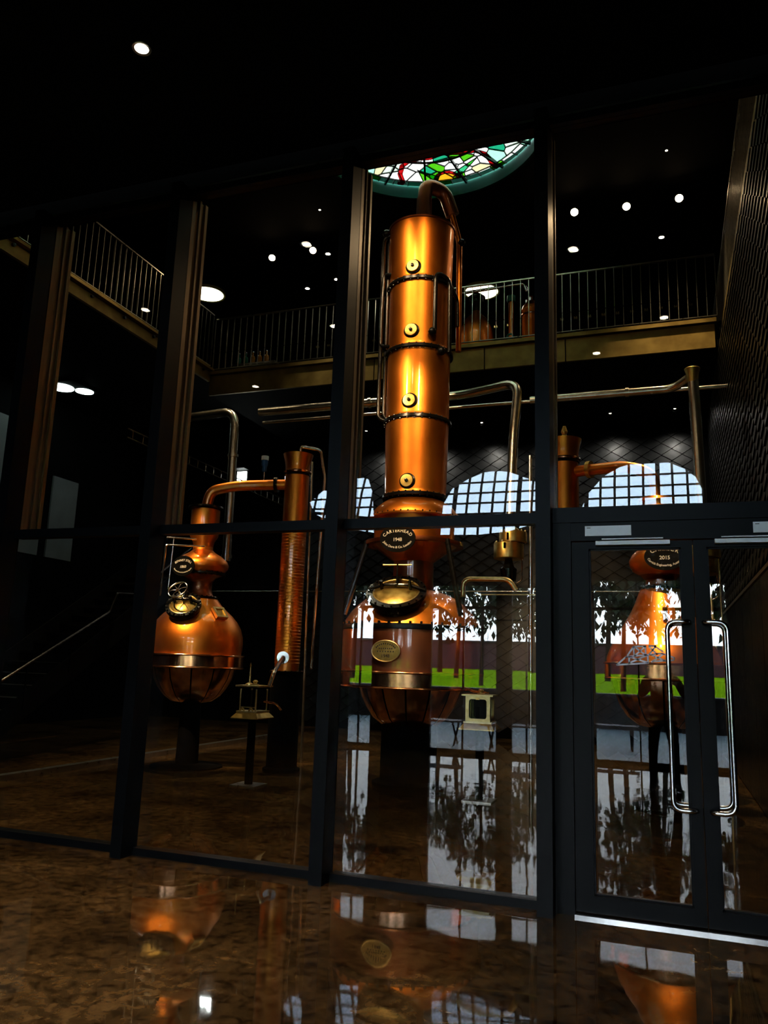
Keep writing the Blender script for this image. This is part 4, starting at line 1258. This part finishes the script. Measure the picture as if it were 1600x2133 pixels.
pipe([(-13.0, 10.6, 3.06), (0.95, 10.6, 3.06)], 0.012, 0, 'steel', 'long thin steel wire rail far behind the stills')
# cable tray near the floodlight
t = thing('cable_ladder', 'slanting steel cable ladder behind the left pipe', 'cable ladder', (-9.0, 9.0, 5.4))
for dz in (0.0, 0.16):
    M().tube([(-8.9, 5.6, 5.3 + dz), (-8.9, 12.2, 5.3 + dz)], 0.014, 8).build('ladder_rail', 'steel', t)
for i in range(20):
    M().cyl((-8.9, 5.75 + i * 0.3, 5.3), (-8.9, 5.75 + i * 0.3, 5.46), 0.008, n=6).build('rung', 'steel', t)

# brass couplings
def coupling(x, y, z, label):
    t = thing('brass_coupling', label, 'coupling', (x, y, z), 'brass couplings on the drop pipes')
    M().lathe([(0.001, 0.46), (0.075, 0.45), (0.11, 0.42), (0.12, 0.39)], (x + 0.01, y, z), 32).build('cap', 'brass_pale', t)
    M().lathe([(0.10, 0.385), (0.19, 0.385), (0.195, 0.375), (0.195, 0.235), (0.17, 0.225)], (x + 0.03, y, z), 40).build('upper_drum', 'brass', t)
    M().lathe([(0.10, 0.225), (0.205, 0.225), (0.21, 0.215), (0.21, 0.01), (0.20, 0.0), (0.05, 0.0)], (x - 0.03, y, z), 40).build('lower_drum', 'brass', t)
    bolts(M(), (x + 0.03, y), 0.175, z + 0.39, 10, 0.012, 0.02).build('drum_bolts', 'brass_pale', t)
    bolts(M(), (x - 0.03, y), 0.19, z + 0.23, 10, 0.012, 0.02).build('drum_bolts', 'brass_pale', t)
    M().b2((x - 0.02, y - 0.205, z + 0.25), (x + 0.005, y - 0.17, z + 0.35)).build('slot', 'soot', t, 0)
    M().b2((x - 0.06, y - 0.225, z + 0.13), (x - 0.03, y - 0.19, z + 0.21)).build('slot', 'soot', t, 0)
    M().lathe([(0.05, 0.0), (0.07, -0.08), (0.12, -0.14), (0.10, -0.32), (0.03, -0.34)], (x - 0.03, y, z), 28).build('gearbox', 'iron', t)
    bolts(M(), (x - 0.03, y), 0.10, z - 0.18, 8, 0.012, 0.01).build('gearbox_bolts', 'chrome', t)
    M().tube([(x + 0.16, y, z + 0.2), (x + 0.16, y, z - 0.3), (x + 0.05, y, z - 0.36)], 0.010, 8, 0.04).build('tie_rod', 'chrome', t)
coupling(-2.05, 5.5, 3.02, 'stepped brass coupling drum under the drop pipe')
coupling(0.50, 6.0, 2.84, 'stepped brass coupling drum seen at the top of the right door leaf')
# glass instrument with copper core near the door jamb, high up
t = thing('sight_condenser', 'small copper and glass sight condenser left of the door jamb', 'condenser', (-1.55, 5.6, 4.6))
M().lathe([(0.05, 4.5), (0.055, 4.55), (0.06, 4.9), (0.04, 4.98), (0.05, 5.02), (0.03, 5.08)], (-1.62, 5.6, 0), 20).build('core', 'copper', t)
M().lathe([(0.085, 4.5), (0.085, 5.05)], (-1.62, 5.6, 0), 24).build('jacket', 'case_glass', t)
for z_ in (4.48, 5.06):
    M().cyl((-1.62, 5.6, z_), (-1.62, 5.6, z_ + 0.03), 0.10, n=20).build('collar', 'steel', t)
M().cyl((-1.62, 5.6, 0), (-1.62, 5.6, 4.48), 0.02, n=10).build('stand_pole', 'soot', t)

# ------------------------------------------------------------------ things on the back balcony
def mini_still(x, y, r, h, label, dome):
    t = thing('small_still', label, 'still', (x, y, 7.4), 'small copper stills on the back balcony')
    z0 = 7.4
    if dome:
        M().lathe([(r * 0.9, 0.0), (r, 0.08), (r, h * 0.45), (r * 0.92, h * 0.6), (r * 0.62, h * 0.76), (r * 0.3, h * 0.84), (r * 0.22, h * 0.9)], (x, y, z0), 40).build('body', 'copper', t)
        M().lathe([(r * 0.24, h * 0.88), (r * 0.3, h * 0.93), (r * 0.5, h * 1.0), (r * 0.5, h * 1.1), (r * 0.2, h * 1.16)], (x, y, z0), 32).build('head', 'iron', t)
    else:
        M().lathe([(r, 0.0), (r, h * 0.80), (r * 1.04, h * 0.81), (r * 1.04, h * 0.83), (r * 0.9, h * 0.88)], (x, y, z0), 40).build('body', 'copper', t)
        M().torus((x, y, z0 + h * 0.74), r * 1.01, 0.02).build('ring', 'copper_pol', t)
        M().lathe([(r * 0.9, h * 0.88), (r * 0.6, h * 0.94), (r * 0.2, h * 0.98), (r * 0.15, h * 1.04)], (x, y, z0), 32).build('head', 'copper_dark', t)
        bolts(M(), (x, y), r * 0.5, z0 + h * 0.97, 4, 0.022, 0.03).build('cap_bolts', 'chrome', t)
    return t
mini_still(-3.48, 9.3, 0.36, 1.45, 'small domed copper still behind the back railing', True)
mini_still(-2.36, 9.3, 0.185, 1.42, 'small cylindrical copper still behind the back railing', False)
t = thing('small_column', 'thin copper column with a green cap between the small stills', 'column', (-2.78, 9.4, 7.4), None)
M().cyl((-2.78, 9.4, 7.4), (-2.78, 9.4, 8.0), 0.09, n=20).build('base', 'soot', t)
M().cyl((-2.78, 9.4, 8.0), (-2.78, 9.4, 8.85), 0.052, n=20).build('tube', 'copper', t)
M().lathe([(0.08, 8.85), (0.09, 8.88), (0.085, 8.98), (0.001, 8.99)], (-2.78, 9.4, 0), 20).build('cap', 'patina', t)
M().torus((-2.78, 9.28, 8.05), 0.06, 0.018, (0, -1, 0.2)).build('hand_wheel', 'patina', t)
pipe([(-3.7, 9.0, 8.98), (-2.45, 9.0, 9.02), (-2.40, 9.0, 8.86)], 0.032, 0.08, 'chrome', 'steel tube above the small stills on the balcony')
# row of small brass pipe clips on the far wall
for i in range(30):
    x = -8.4 + i * 0.315
    o = M()
    o.b2((x - 0.035, 12.14, 9.60), (x - 0.012, 12.2, 9.65))
    o.b2((x + 0.012, 12.14, 9.60), (x + 0.035, 12.2, 9.65))
    o.b2((x - 0.04, 12.17, 9.615), (x + 0.04, 12.2, 9.635))
    ob = o.build('brass_clip', 'brass_pale', None, 0)
    tag(ob, 'one of a row of tiny brass clips along the wall behind the back railing', 'clip', 'row of tiny brass clips')
# bottles on a shelf behind the left corner of the railing
tag(M().b2((-8.85, 8.7, 7.80), (-7.75, 9.0, 7.84)).build('bottle_shelf', 'rail_steel', None, 0), 'low metal shelf carrying bottles behind the railing corner', 'shelf')
M_leg = M()
so = bpy.data.objects['bottle_shelf']
for xx in (-8.80, -7.80):
    M().b2((xx - 0.02, 8.72, 7.40), (xx + 0.02, 8.98, 7.80)).build('shelf_leg', 'soot', so, 0)
bl_names = ['leftmost green bottle on the balcony shelf', 'second green bottle on the balcony shelf', 'left amber bottle on the balcony shelf',
            'middle amber bottle on the balcony shelf', 'rightmost amber bottle on the balcony shelf']
for i, l in enumerate(bl_names):
    x = -8.70 + i * 0.17
    t = thing('bottle', l, 'bottle', (x, 8.82, 7.84), 'bottles on the balcony shelf')
    k = 'bottle_g' if i < 2 else 'bottle_a'
    M().lathe([(0.001, 0), (0.05, 0), (0.055, 0.01), (0.055, 0.15), (0.045, 0.18), (0.018, 0.21), (0.018, 0.26), (0.022, 0.265), (0.022, 0.28)], (x, 8.82, 7.84), 20).build('glass_body', k, t)
    M().cyl((x, 8.82, 8.12), (x, 8.82, 8.14), 0.02, n=14).build('stopper', 'chrome', t)

# ------------------------------------------------------------------ lobby behind the camera: rear wall, glazing, garden
RY = -8.6
L1 = [(-6.8, 4.7), (-6.54, 4.92), (-6.28, 5.04), (-6.0, 5.12), (-5.67, 5.17), (-5.46, 5.11), (-5.35, 4.8), (-5.31, 4.37), (-5.29, 4.0), (-5.92, 4.1), (-6.3, 4.26), (-6.68, 4.47)]
L2 = [(-4.06, 3.93), (-4.01, 4.5), (-3.8, 4.86), (-3.5, 5.03), (-3.2, 5.15), (-2.96, 5.17), (-2.72, 5.14), (-2.4, 5.01), (-2.06, 4.85), (-2.02, 4.55), (-2.05, 4.29), (-2.18, 4.09), (-2.67, 3.96), (-3.25, 3.91)]
L3 = [(-1.42, 4.31), (-1.28, 4.64), (-1.0, 4.96), (-0.71, 5.12), (-0.48, 5.18), (-0.2, 5.19), (0.12, 5.16), (0.39, 5.03), (0.55, 4.88), (0.66, 4.63), (0.67, 4.32), (0.6, 4.08), (0.2, 3.96), (-0.6, 3.95), (-1.3, 4.05)]
OPEN = [(-5.76, -5.22, 3.03), (-4.13, -2.86, 3.02), (-2.64, -2.07, 2.98), (-1.21, 0.26, 3.10), (0.59, 0.95, 3.05)]
holes = [L1, L2, L3] + [[(a, 0.03), (b, 0.03), (b, z), (a, z)] for a, b, z in OPEN]
outer = [(-13.2, -0.1), (4.2, -0.1), (4.2, 6.1), (-13.2, 6.1)]
m = flat([outer] + holes, 0.24, lambda u, v, w_: (u, RY - 0.12 + w_, v))
smesh(m, 'wall_rear', 'black_wall')
wn = 3
for a, b, z in OPEN:
    ww = struct('window_%d' % wn, ((a + b) / 2, RY, 0), 'glazed garden opening in the wall behind the camera')
    wn += 1
    f = M()
    f.b2((a, RY - 0.10, 0.03), (a + 0.03, RY - 0.04, z))
    f.b2((b - 0.03, RY - 0.10, 0.03), (b, RY - 0.04, z))
    f.b2((a, RY - 0.10, z - 0.05), (b, RY - 0.04, z))
    f.b2((a, RY - 0.10, 0.03), (b, RY - 0.04, 0.07))
    if b - a > 0.5:
        f.b2(((a + b) / 2 - 0.012, RY - 0.10, 0.07), ((a + b) / 2 + 0.012, RY - 0.04, z))
    f.b2((a, RY - 0.09, 2.55), (b, RY - 0.05, 2.60))
    f.build('frame', 'frame', ww, 0)
    M().b2((a + 0.03, RY - 0.075, 0.07), (b - 0.03, RY - 0.067, z - 0.05)).build('pane', 'rear_pane', ww, 0)
# curved glasshouse roof that shows through the lens-shaped openings
gh = thing('glasshouse', 'curved glazed glasshouse roof with dark bars, behind the camera', 'glasshouse', (-3, -10, 0))
def ghp(x, t):
    a = t * PI / 2
    return (x, RY - 0.55 - 2.6 * (1 - math.cos(a)) * 0.9 - 0.35 * t, 3.45 + 3.4 * math.sin(a))
xs = [-9.0 + i * 0.255 for i in range(45)]
for i, x in enumerate(xs):
    wd = 0.045 if i % 5 == 0 else 0.024
    M().tube([ghp(x, t_ / 10) for t_ in range(11)], wd, 6).build('roof_bar', 'soot', gh)
for t_ in (0.02, 0.10, 0.145, 0.19, 0.235, 0.28, 0.33, 0.39, 0.46, 0.56, 0.7, 0.86, 1.0):
    M().tube([ghp(xs[0], t_), ghp(xs[-1], t_)], 0.020, 6).build('purlin', 'soot', gh)
for i in range(len(xs) - 1):
    pts = []
    vs, fs = [], []
    for k in range(11):
        vs += [ghp(xs[i], k / 10), ghp(xs[i + 1], k / 10)]
    for k in range(10):
        fs.append((2 * k, 2 * k + 1, 2 * k + 3, 2 * k + 2))
    M().add(vs, fs).build('roof_pane', 'vault_pane', gh)
t_ = gh
M().tube([(-7.5, RY - 0.7, 4.65), (-5.2, RY - 0.9, 4.40), (-3.6, RY - 0.7, 4.28), (-2.2, RY - 0.7, 4.42), (0.2, RY - 0.7, 4.5), (2.0, RY - 0.7, 4.4)], 0.03, 8, 0.6).build('cable', 'soot', gh)

# garden
ter = struct('terrace', (-5, -13, 0), 'blue-grey decked terrace outside the lobby')
M().b2((-30, -17.5, -0.10), (20, -8.72, -0.045)).build('terrace_base', 'soot', ter, 0)
yy = -8.74
while yy > -17.4:
    M().b2((-30, yy - 0.30, -0.045), (20, yy, -0.02)).build('deck_board', 'paving', ter, 0)
    yy -= 0.335
t = thing('retaining_wall', 'low dark wall between terrace and lawn', 'wall', (-5, -17.5, 0))
M().b2((-60, -17.9, -0.1), (40, -17.5, 0.86)).build('wall_face', 'soot', t, 0)
M().b2((-60, -17.95, 0.86), (40, -17.45, 0.92)).build('coping', 'slate', t, 0)
lw = M().add([(-60, -17.9, 0.90), (40, -17.9, 0.90), (40, -34, 1.42), (-60, -34, 1.42), (-60, -90, 1.42), (40, -90, 1.42)],
             [(0, 1, 2, 3), (3, 2, 5, 4)]).build('lawn', 'grass', None, 0)
tag(lw, 'bright green lawn rising behind the terrace', 'lawn')
lw['kind'] = 'structure'
t = thing('garden_wall', 'long plum-coloured brick wall beyond the lawn', 'wall', (-8, -34, 1.2))
M().b2((-50, -34.3, 1.0), (32, -34.0, 2.75)).build('brickwork', 'brick', t, 0)
M().b2((-50, -34.36, 2.75), (32, -33.94, 2.84)).build('coping', 'slate', t, 0)

def tree(x, y, h_, r, seed, label, lean=0.0, low=False):
    rr = random.Random(seed)
    t = thing('garden_tree', label, 'tree', (x, y, 1.0), 'trees beyond the lawn')
    pts = [(x, y, 0.5), (x + lean * 0.3, y, 0.5 + h_ * 0.35), (x + lean * 0.7, y + 0.1, 0.5 + h_ * 0.7), (x + lean, y, 0.5 + h_)]
    M().tube(pts, [r, r * 0.8, r * 0.55, r * 0.2], 9).build('trunk', 'bark', t)
    b = M()
    lf = M()
    for i in range(15):
        f = rr.uniform(0.58, 0.98)
        p0 = Vector((x + lean * f, y, 0.5 + h_ * f))
        a = rr.uniform(0, 2 * PI)
        L_ = rr.uniform(0.4, 1.1)
        p1 = p0 + Vector((math.cos(a) * L_, math.sin(a) * L_, rr.uniform(-0.5, 0.7)))
        p2 = p1 + Vector((math.cos(a) * L_ * 0.4, math.sin(a) * L_ * 0.4, rr.uniform(-0.8, 0.1)))
        b.tube([p0, p1, p2], [r * 0.22, r * 0.13, 0.008], 5)
        if not low and f < 0.75:
            continue
        for k in range(34):
            c = p1.lerp(p2, rr.random()) + Vector((rr.gauss(0, 0.26), rr.gauss(0, 0.26), rr.gauss(-0.08, 0.24)))
            q = Matrix.Rotation(rr.uniform(0, 6.3), 3, 'Z') @ Matrix.Rotation(rr.uniform(-1.2, 1.2), 3, 'X')
            s_ = rr.uniform(0.05, 0.11)
            e1, e2 = q @ Vector((s_, 0, 0)), q @ Vector((0, 0, s_ * 2.0))
            lf.add([c - e1, c - e2, c + e1, c + e2], [(0, 1, 2, 3)])
    b.build('branches', 'bark', t)
    o = lf.build('foliage', 'leaf', t, 0)
    o['kind'] = 'stuff'
for i, (x, y, h_, r, lean, low, l) in enumerate((
        (-1.30, -19.5, 4.6, 0.085, 0.15, True, 'dark slim tree mirrored in the left door leaf'),
        (-0.15, -24, 5.2, 0.10, -0.3, False, 'bare-stemmed tree mirrored beside the door handle'),
        (-5.6, -19.5, 4.4, 0.075, 0.1, False, 'slim tree mirrored right of the middle still'),
        (-7.6, -24, 5.0, 0.10, 0.3, True, 'bushy tree mirrored on the middle still shoulder'),
        (-4.0, -24, 5.0, 0.10, -0.2, True, 'stout tree mirrored beside the twin pipes'),
        (-10.6, -21, 4.6, 0.10, 0.2, True, 'leafy tree mirrored at the left flank of the middle still'),
        (-2.2, -26, 5.6, 0.12, 0.2, True, 'leafy tree mirrored at the left of the door glass'),
        (1.7, -21, 4.7, 0.10, -0.1, True, 'leafy tree mirrored in the right door leaf'),
        (-9.6, -29, 5.6, 0.13, 0.0, False, 'tall tree mirrored far behind the middle still'),
        (-6.4, -28, 5.4, 0.14, 0.1, True, 'dense tree mirrored between the middle still and the twin pipes'),
        (-5.9, -32, 5.4, 0.15, -0.1, True, 'far dense tree mirrored above the glazed spirit safe'),
        (-0.7, -29, 5.6, 0.14, 0.2, True, 'far leafy tree mirrored over the right still'))):
    tree(x, y, h_, r, 40 + i, l, lean, low)

# white line sticker of a braced truss on the left door leaf
t = thing('glass_sticker', 'white line-drawn truss sticker on the left door leaf, beside the pull handle', 'sticker', (-0.14, -0.0145, 1.62))
DK = 5.4755 / 29.4755
def stroke(a, b, w_=0.0105):
    a, b = (a[0] * DK, 1.5 + (a[1] - 1.5) * DK), (b[0] * DK, 1.5 + (b[1] - 1.5) * DK)
    L_ = math.hypot(b[0] - a[0], b[1] - a[1])
    M().box(((a[0] + b[0]) / 2, -0.0150, (a[1] + b[1]) / 2), (L_ + w_ * 0.5, 0.0016, w_), Matrix.Rotation(-math.atan2(b[1] - a[1], b[0] - a[0]), 3, 'Y')).build('line', 'truss_white', t, 0)
for a, b in (((-1.72, 1.76), (-0.67, 1.86)), ((-0.67, 1.86), (-0.67, 2.10)), ((-1.72, 1.76), (-1.40, 2.05)), ((-1.40, 2.05), (-0.2, 2.2)), ((-1.30, 1.82), (-1.30, 2.06)),
             ((-1.30, 2.06), (-0.70, 1.88)), ((-1.30, 1.84), (-0.70, 2.12)), ((-1.35, 2.10), (-1.14, 2.41)), ((-1.14, 2.41), (-0.74, 2.44)), ((-0.74, 2.44), (-0.74, 2.14)),
             ((-1.14, 2.41), (-1.12, 2.1)), ((-1.10, 2.40), (-0.76, 2.14)), ((-1.10, 2.10), (-0.76, 2.42)), ((-0.62, 2.45), (-0.40, 2.45)), ((-0.45, 2.45), (-0.16, 2.26)),
             ((-0.62, 2.42), (-0.36, 2.16)), ((-0.62, 2.16), (-0.40, 2.44)), ((-0.2, 2.2), (0.2, 2.06)), ((0.2, 2.06), (0.16, 1.98)), ((0.16, 1.98), (-0.5, 1.92)), ((-0.55, 1.90), (-0.15, 2.18)), ((-0.55, 2.14), (-0.1, 1.95))):
    stroke(a, b)

# slatted benches on the terrace
def bench(x, y, label):
    t = thing('slatted_bench', label, 'bench', (x, y, 0), 'slatted benches on the terrace')
    for i in range(5):
        M().b2((x - 0.7, y - 0.22 + i * 0.10, 0.43), (x + 0.7, y - 0.22 + i * 0.10 + 0.06, 0.46)).build('slat', 'slate', t, 0)
    for sx in (-0.55, 0.55):
        M().tube([(x + sx, y - 0.22, -0.02), (x + sx, y + 0.22, 0.43)], 0.02, 6).build('leg', 'soot', t)
        M().tube([(x + sx + 0.03, y + 0.22, -0.02), (x + sx + 0.03, y - 0.22, 0.43)], 0.02, 6).build('leg', 'soot', t)
bench(-4.6, -10.3, 'slatted bench mirrored left of the glazed spirit safe')
bench(-2.7, -9.9, 'slatted bench mirrored right of the glazed spirit safe')
bench(-1.3, -11.5, 'slatted bench mirrored low in the left door leaf')

# ------------------------------------------------------------------ the photographer, seen only mirrored in the door
def skinned(name, verts, edges, rad, mat, parent, sub=2):
    me = bpy.data.meshes.new(name)
    off = origin(parent)
    me.from_pydata([tuple(Vector(v) - Vector(off)) for v in verts], edges, [])
    o = bpy.data.objects.new(name, me)
    col.objects.link(o)
    o.modifiers.new('skin', 'SKIN')
    for i, r in enumerate(rad):
        sv = me.skin_vertices[0].data[i]
        sv.radius = r if isinstance(r, tuple) else (r, r)
        sv.use_root = (i == 0)
    sb = o.modifiers.new('sub', 'SUBSURF')
    sb.levels = sub
    sb.render_levels = sub
    dg = bpy.context.evaluated_depsgraph_get()
    dg.update()
    nm = bpy.data.meshes.new_from_object(o.evaluated_get(dg))
    bpy.data.objects.remove(o)
    nm.materials.clear()
    nm.materials.append(MT[mat])
    nm.polygons.foreach_set('use_smooth', [True] * len(nm.polygons))
    o = bpy.data.objects.new(name, nm)
    col.objects.link(o)
    o.parent = parent
    return o
px_, py_ = -0.10, -6.02
pt = thing('person', 'person in dark clothes holding a camera, mirrored in the door', 'person', (px_, py_, 0))
B = lambda x, y, z: (px_ + x, py_ + y, z)
V = [B(0, 0, 0.95), B(0, 0.0, 1.08), B(0, 0.01, 1.25), B(0, 0.02, 1.40), B(0, 0.03, 1.50), B(0, 0.05, 1.60),
     B(-0.10, 0, 0.90), B(-0.13, 0.02, 0.50), B(-0.14, 0.0, 0.12), B(-0.145, 0.03, 0.05), B(-0.16, 0.17, 0.035),
     B(0.10, 0, 0.90), B(0.14, 0.02, 0.50), B(0.16, 0.0, 0.12), B(0.165, 0.03, 0.05), B(0.19, 0.17, 0.035),
     B(-0.19, 0.02, 1.43), B(-0.27, 0.12, 1.20), B(-0.06, 0.34, 1.40), B(0.19, 0.02, 1.43), B(0.30, 0.12, 1.20), B(0.19, 0.34, 1.40)]
Eg = [(0, 1), (1, 2), (2, 3), (3, 4), (4, 5), (0, 6), (6, 7), (7, 8), (8, 9), (9, 10), (0, 11), (11, 12), (12, 13), (13, 14), (14, 15),
      (3, 16), (16, 17), (17, 18), (3, 19), (19, 20), (20, 21)]
Rd = [(0.16, 0.12), (0.15, 0.11), (0.16, 0.11), (0.15, 0.10), 0.06, 0.055, 0.095, 0.065, 0.045, 0.045, 0.035, 0.095, 0.065, 0.045, 0.045, 0.035,
      0.065, 0.048, 0.034, 0.065, 0.048, 0.034]
skinned('body', V, Eg, Rd, 'cloth', pt)
hm = M()
hc = Vector(B(0, 0.055, 1.69))
vs, fs = [], []
NA, NE = 20, 14
for j in range(NE + 1):
    e = -PI / 2 + PI * j / NE
    for i in range(NA):
        a = 2 * PI * i / NA
        x, y, z = math.cos(e) * math.cos(a), math.cos(e) * math.sin(a), math.sin(e)
        wx = 0.072 * (1 - 0.22 * max(0, -z))
        wy = 0.092 * (1 - 0.10 * max(0, -z))
        p = Vector((x * wx, y * wy, z * 0.115))
        if y > 0.5:
            g_ = math.exp(-((x / 0.16) ** 2)) * math.exp(-(((z + 0.15) / 0.20) ** 2))
            p.y += 0.026 * g_
            for ex in (-0.42, 0.42):
                p.y -= 0.012 * math.exp(-(((x - ex) / 0.16) ** 2)) * math.exp(-(((z - 0.05) / 0.12) ** 2))
            p.y += 0.006 * math.exp(-((x / 0.3) ** 2)) * math.exp(-(((z + 0.55) / 0.08) ** 2))
        vs.append(hc + p)
for j in range(NE):
    for i in range(NA):
        fs.append((j * NA + i, j * NA + (i + 1) % NA, (j + 1) * NA + (i + 1) % NA, (j + 1) * NA + i))
hm.add(vs, fs)
for s in (-1, 1):
    hm.sphere(tuple(hc + Vector((s * 0.074, -0.01, -0.01))), 0.024, 10, 1.3)
head = hm.build('head', 'skin', pt, 60)
ha = M()
vs, fs = [], []
for j in range(9):
    e = -0.5 + (PI / 2 + 0.5) * j / 8
    for i in range(20):
        a = 2 * PI * i / 20
        x, y, z = math.cos(e) * math.cos(a), math.cos(e) * math.sin(a), math.sin(e)
        k = 1.09 if (y < 0.45 or z > 0.55) else 0.9
        vs.append(hc + Vector((x * 0.072 * k, y * 0.092 * k, z * 0.115 * k)))
for j in range(8):
    for i in range(20):
        fs.append((j * 20 + i, j * 20 + (i + 1) % 20, (j + 1) * 20 + (i + 1) % 20, (j + 1) * 20 + i))
ha.add(vs, fs).build('hair', 'hair', head, 60)
for s, cx in ((-1, -0.05), (1, 0.18)):
    W0 = Vector(B(cx, 0.35, 1.41))
    pal = W0 + Vector((s * 0.0 + (0.06 if s < 0 else -0.06) * 0.5, 0.06, 0.06))
    vv, ee, rd = [W0, pal], [(0, 1)], [0.030, (0.036, 0.022)]
    for k in range(4):
        base = pal + Vector((0, 0.012 * k - 0.01, 0.03 - 0.017 * k))
        ln = (0.036, 0.040, 0.037, 0.029)[k]
        dirx = -s
        i0 = len(vv)
        vv += [base + Vector((dirx * 0.012, 0.025, 0.008)), base + Vector((dirx * (0.012 + ln), 0.034, 0.006)), base + Vector((dirx * (0.012 + ln * 1.5), 0.020, 0.004))]
        ee += [(1, i0), (i0, i0 + 1), (i0 + 1, i0 + 2)]
        rd += [0.010, 0.009, 0.008]
    i0 = len(vv)
    vv += [W0 + Vector((-s * 0.03, 0.01, 0.035)), W0 + Vector((-s * 0.055, 0.02, 0.05)), W0 + Vector((-s * 0.075, 0.03, 0.055))]
    ee += [(0, i0), (i0, i0 + 1), (i0 + 1, i0 + 2)]
    rd += [0.013, 0.011, 0.009]
    skinned('hand', vv, ee, rd, 'skin', pt)
cb = thing('camera_body', 'small black camera held in both hands, mirrored in the door', 'camera', B(0.06, 0.40, 1.45))
M().b2(B(0.0, 0.415, 1.435), B(0.125, 0.465, 1.515)).build('body', 'soot', cb, 0)
M().cyl(B(0.065, 0.465, 1.475), B(0.065, 0.485, 1.475), 0.030, n=20).build('lens_barrel', 'soot', cb)
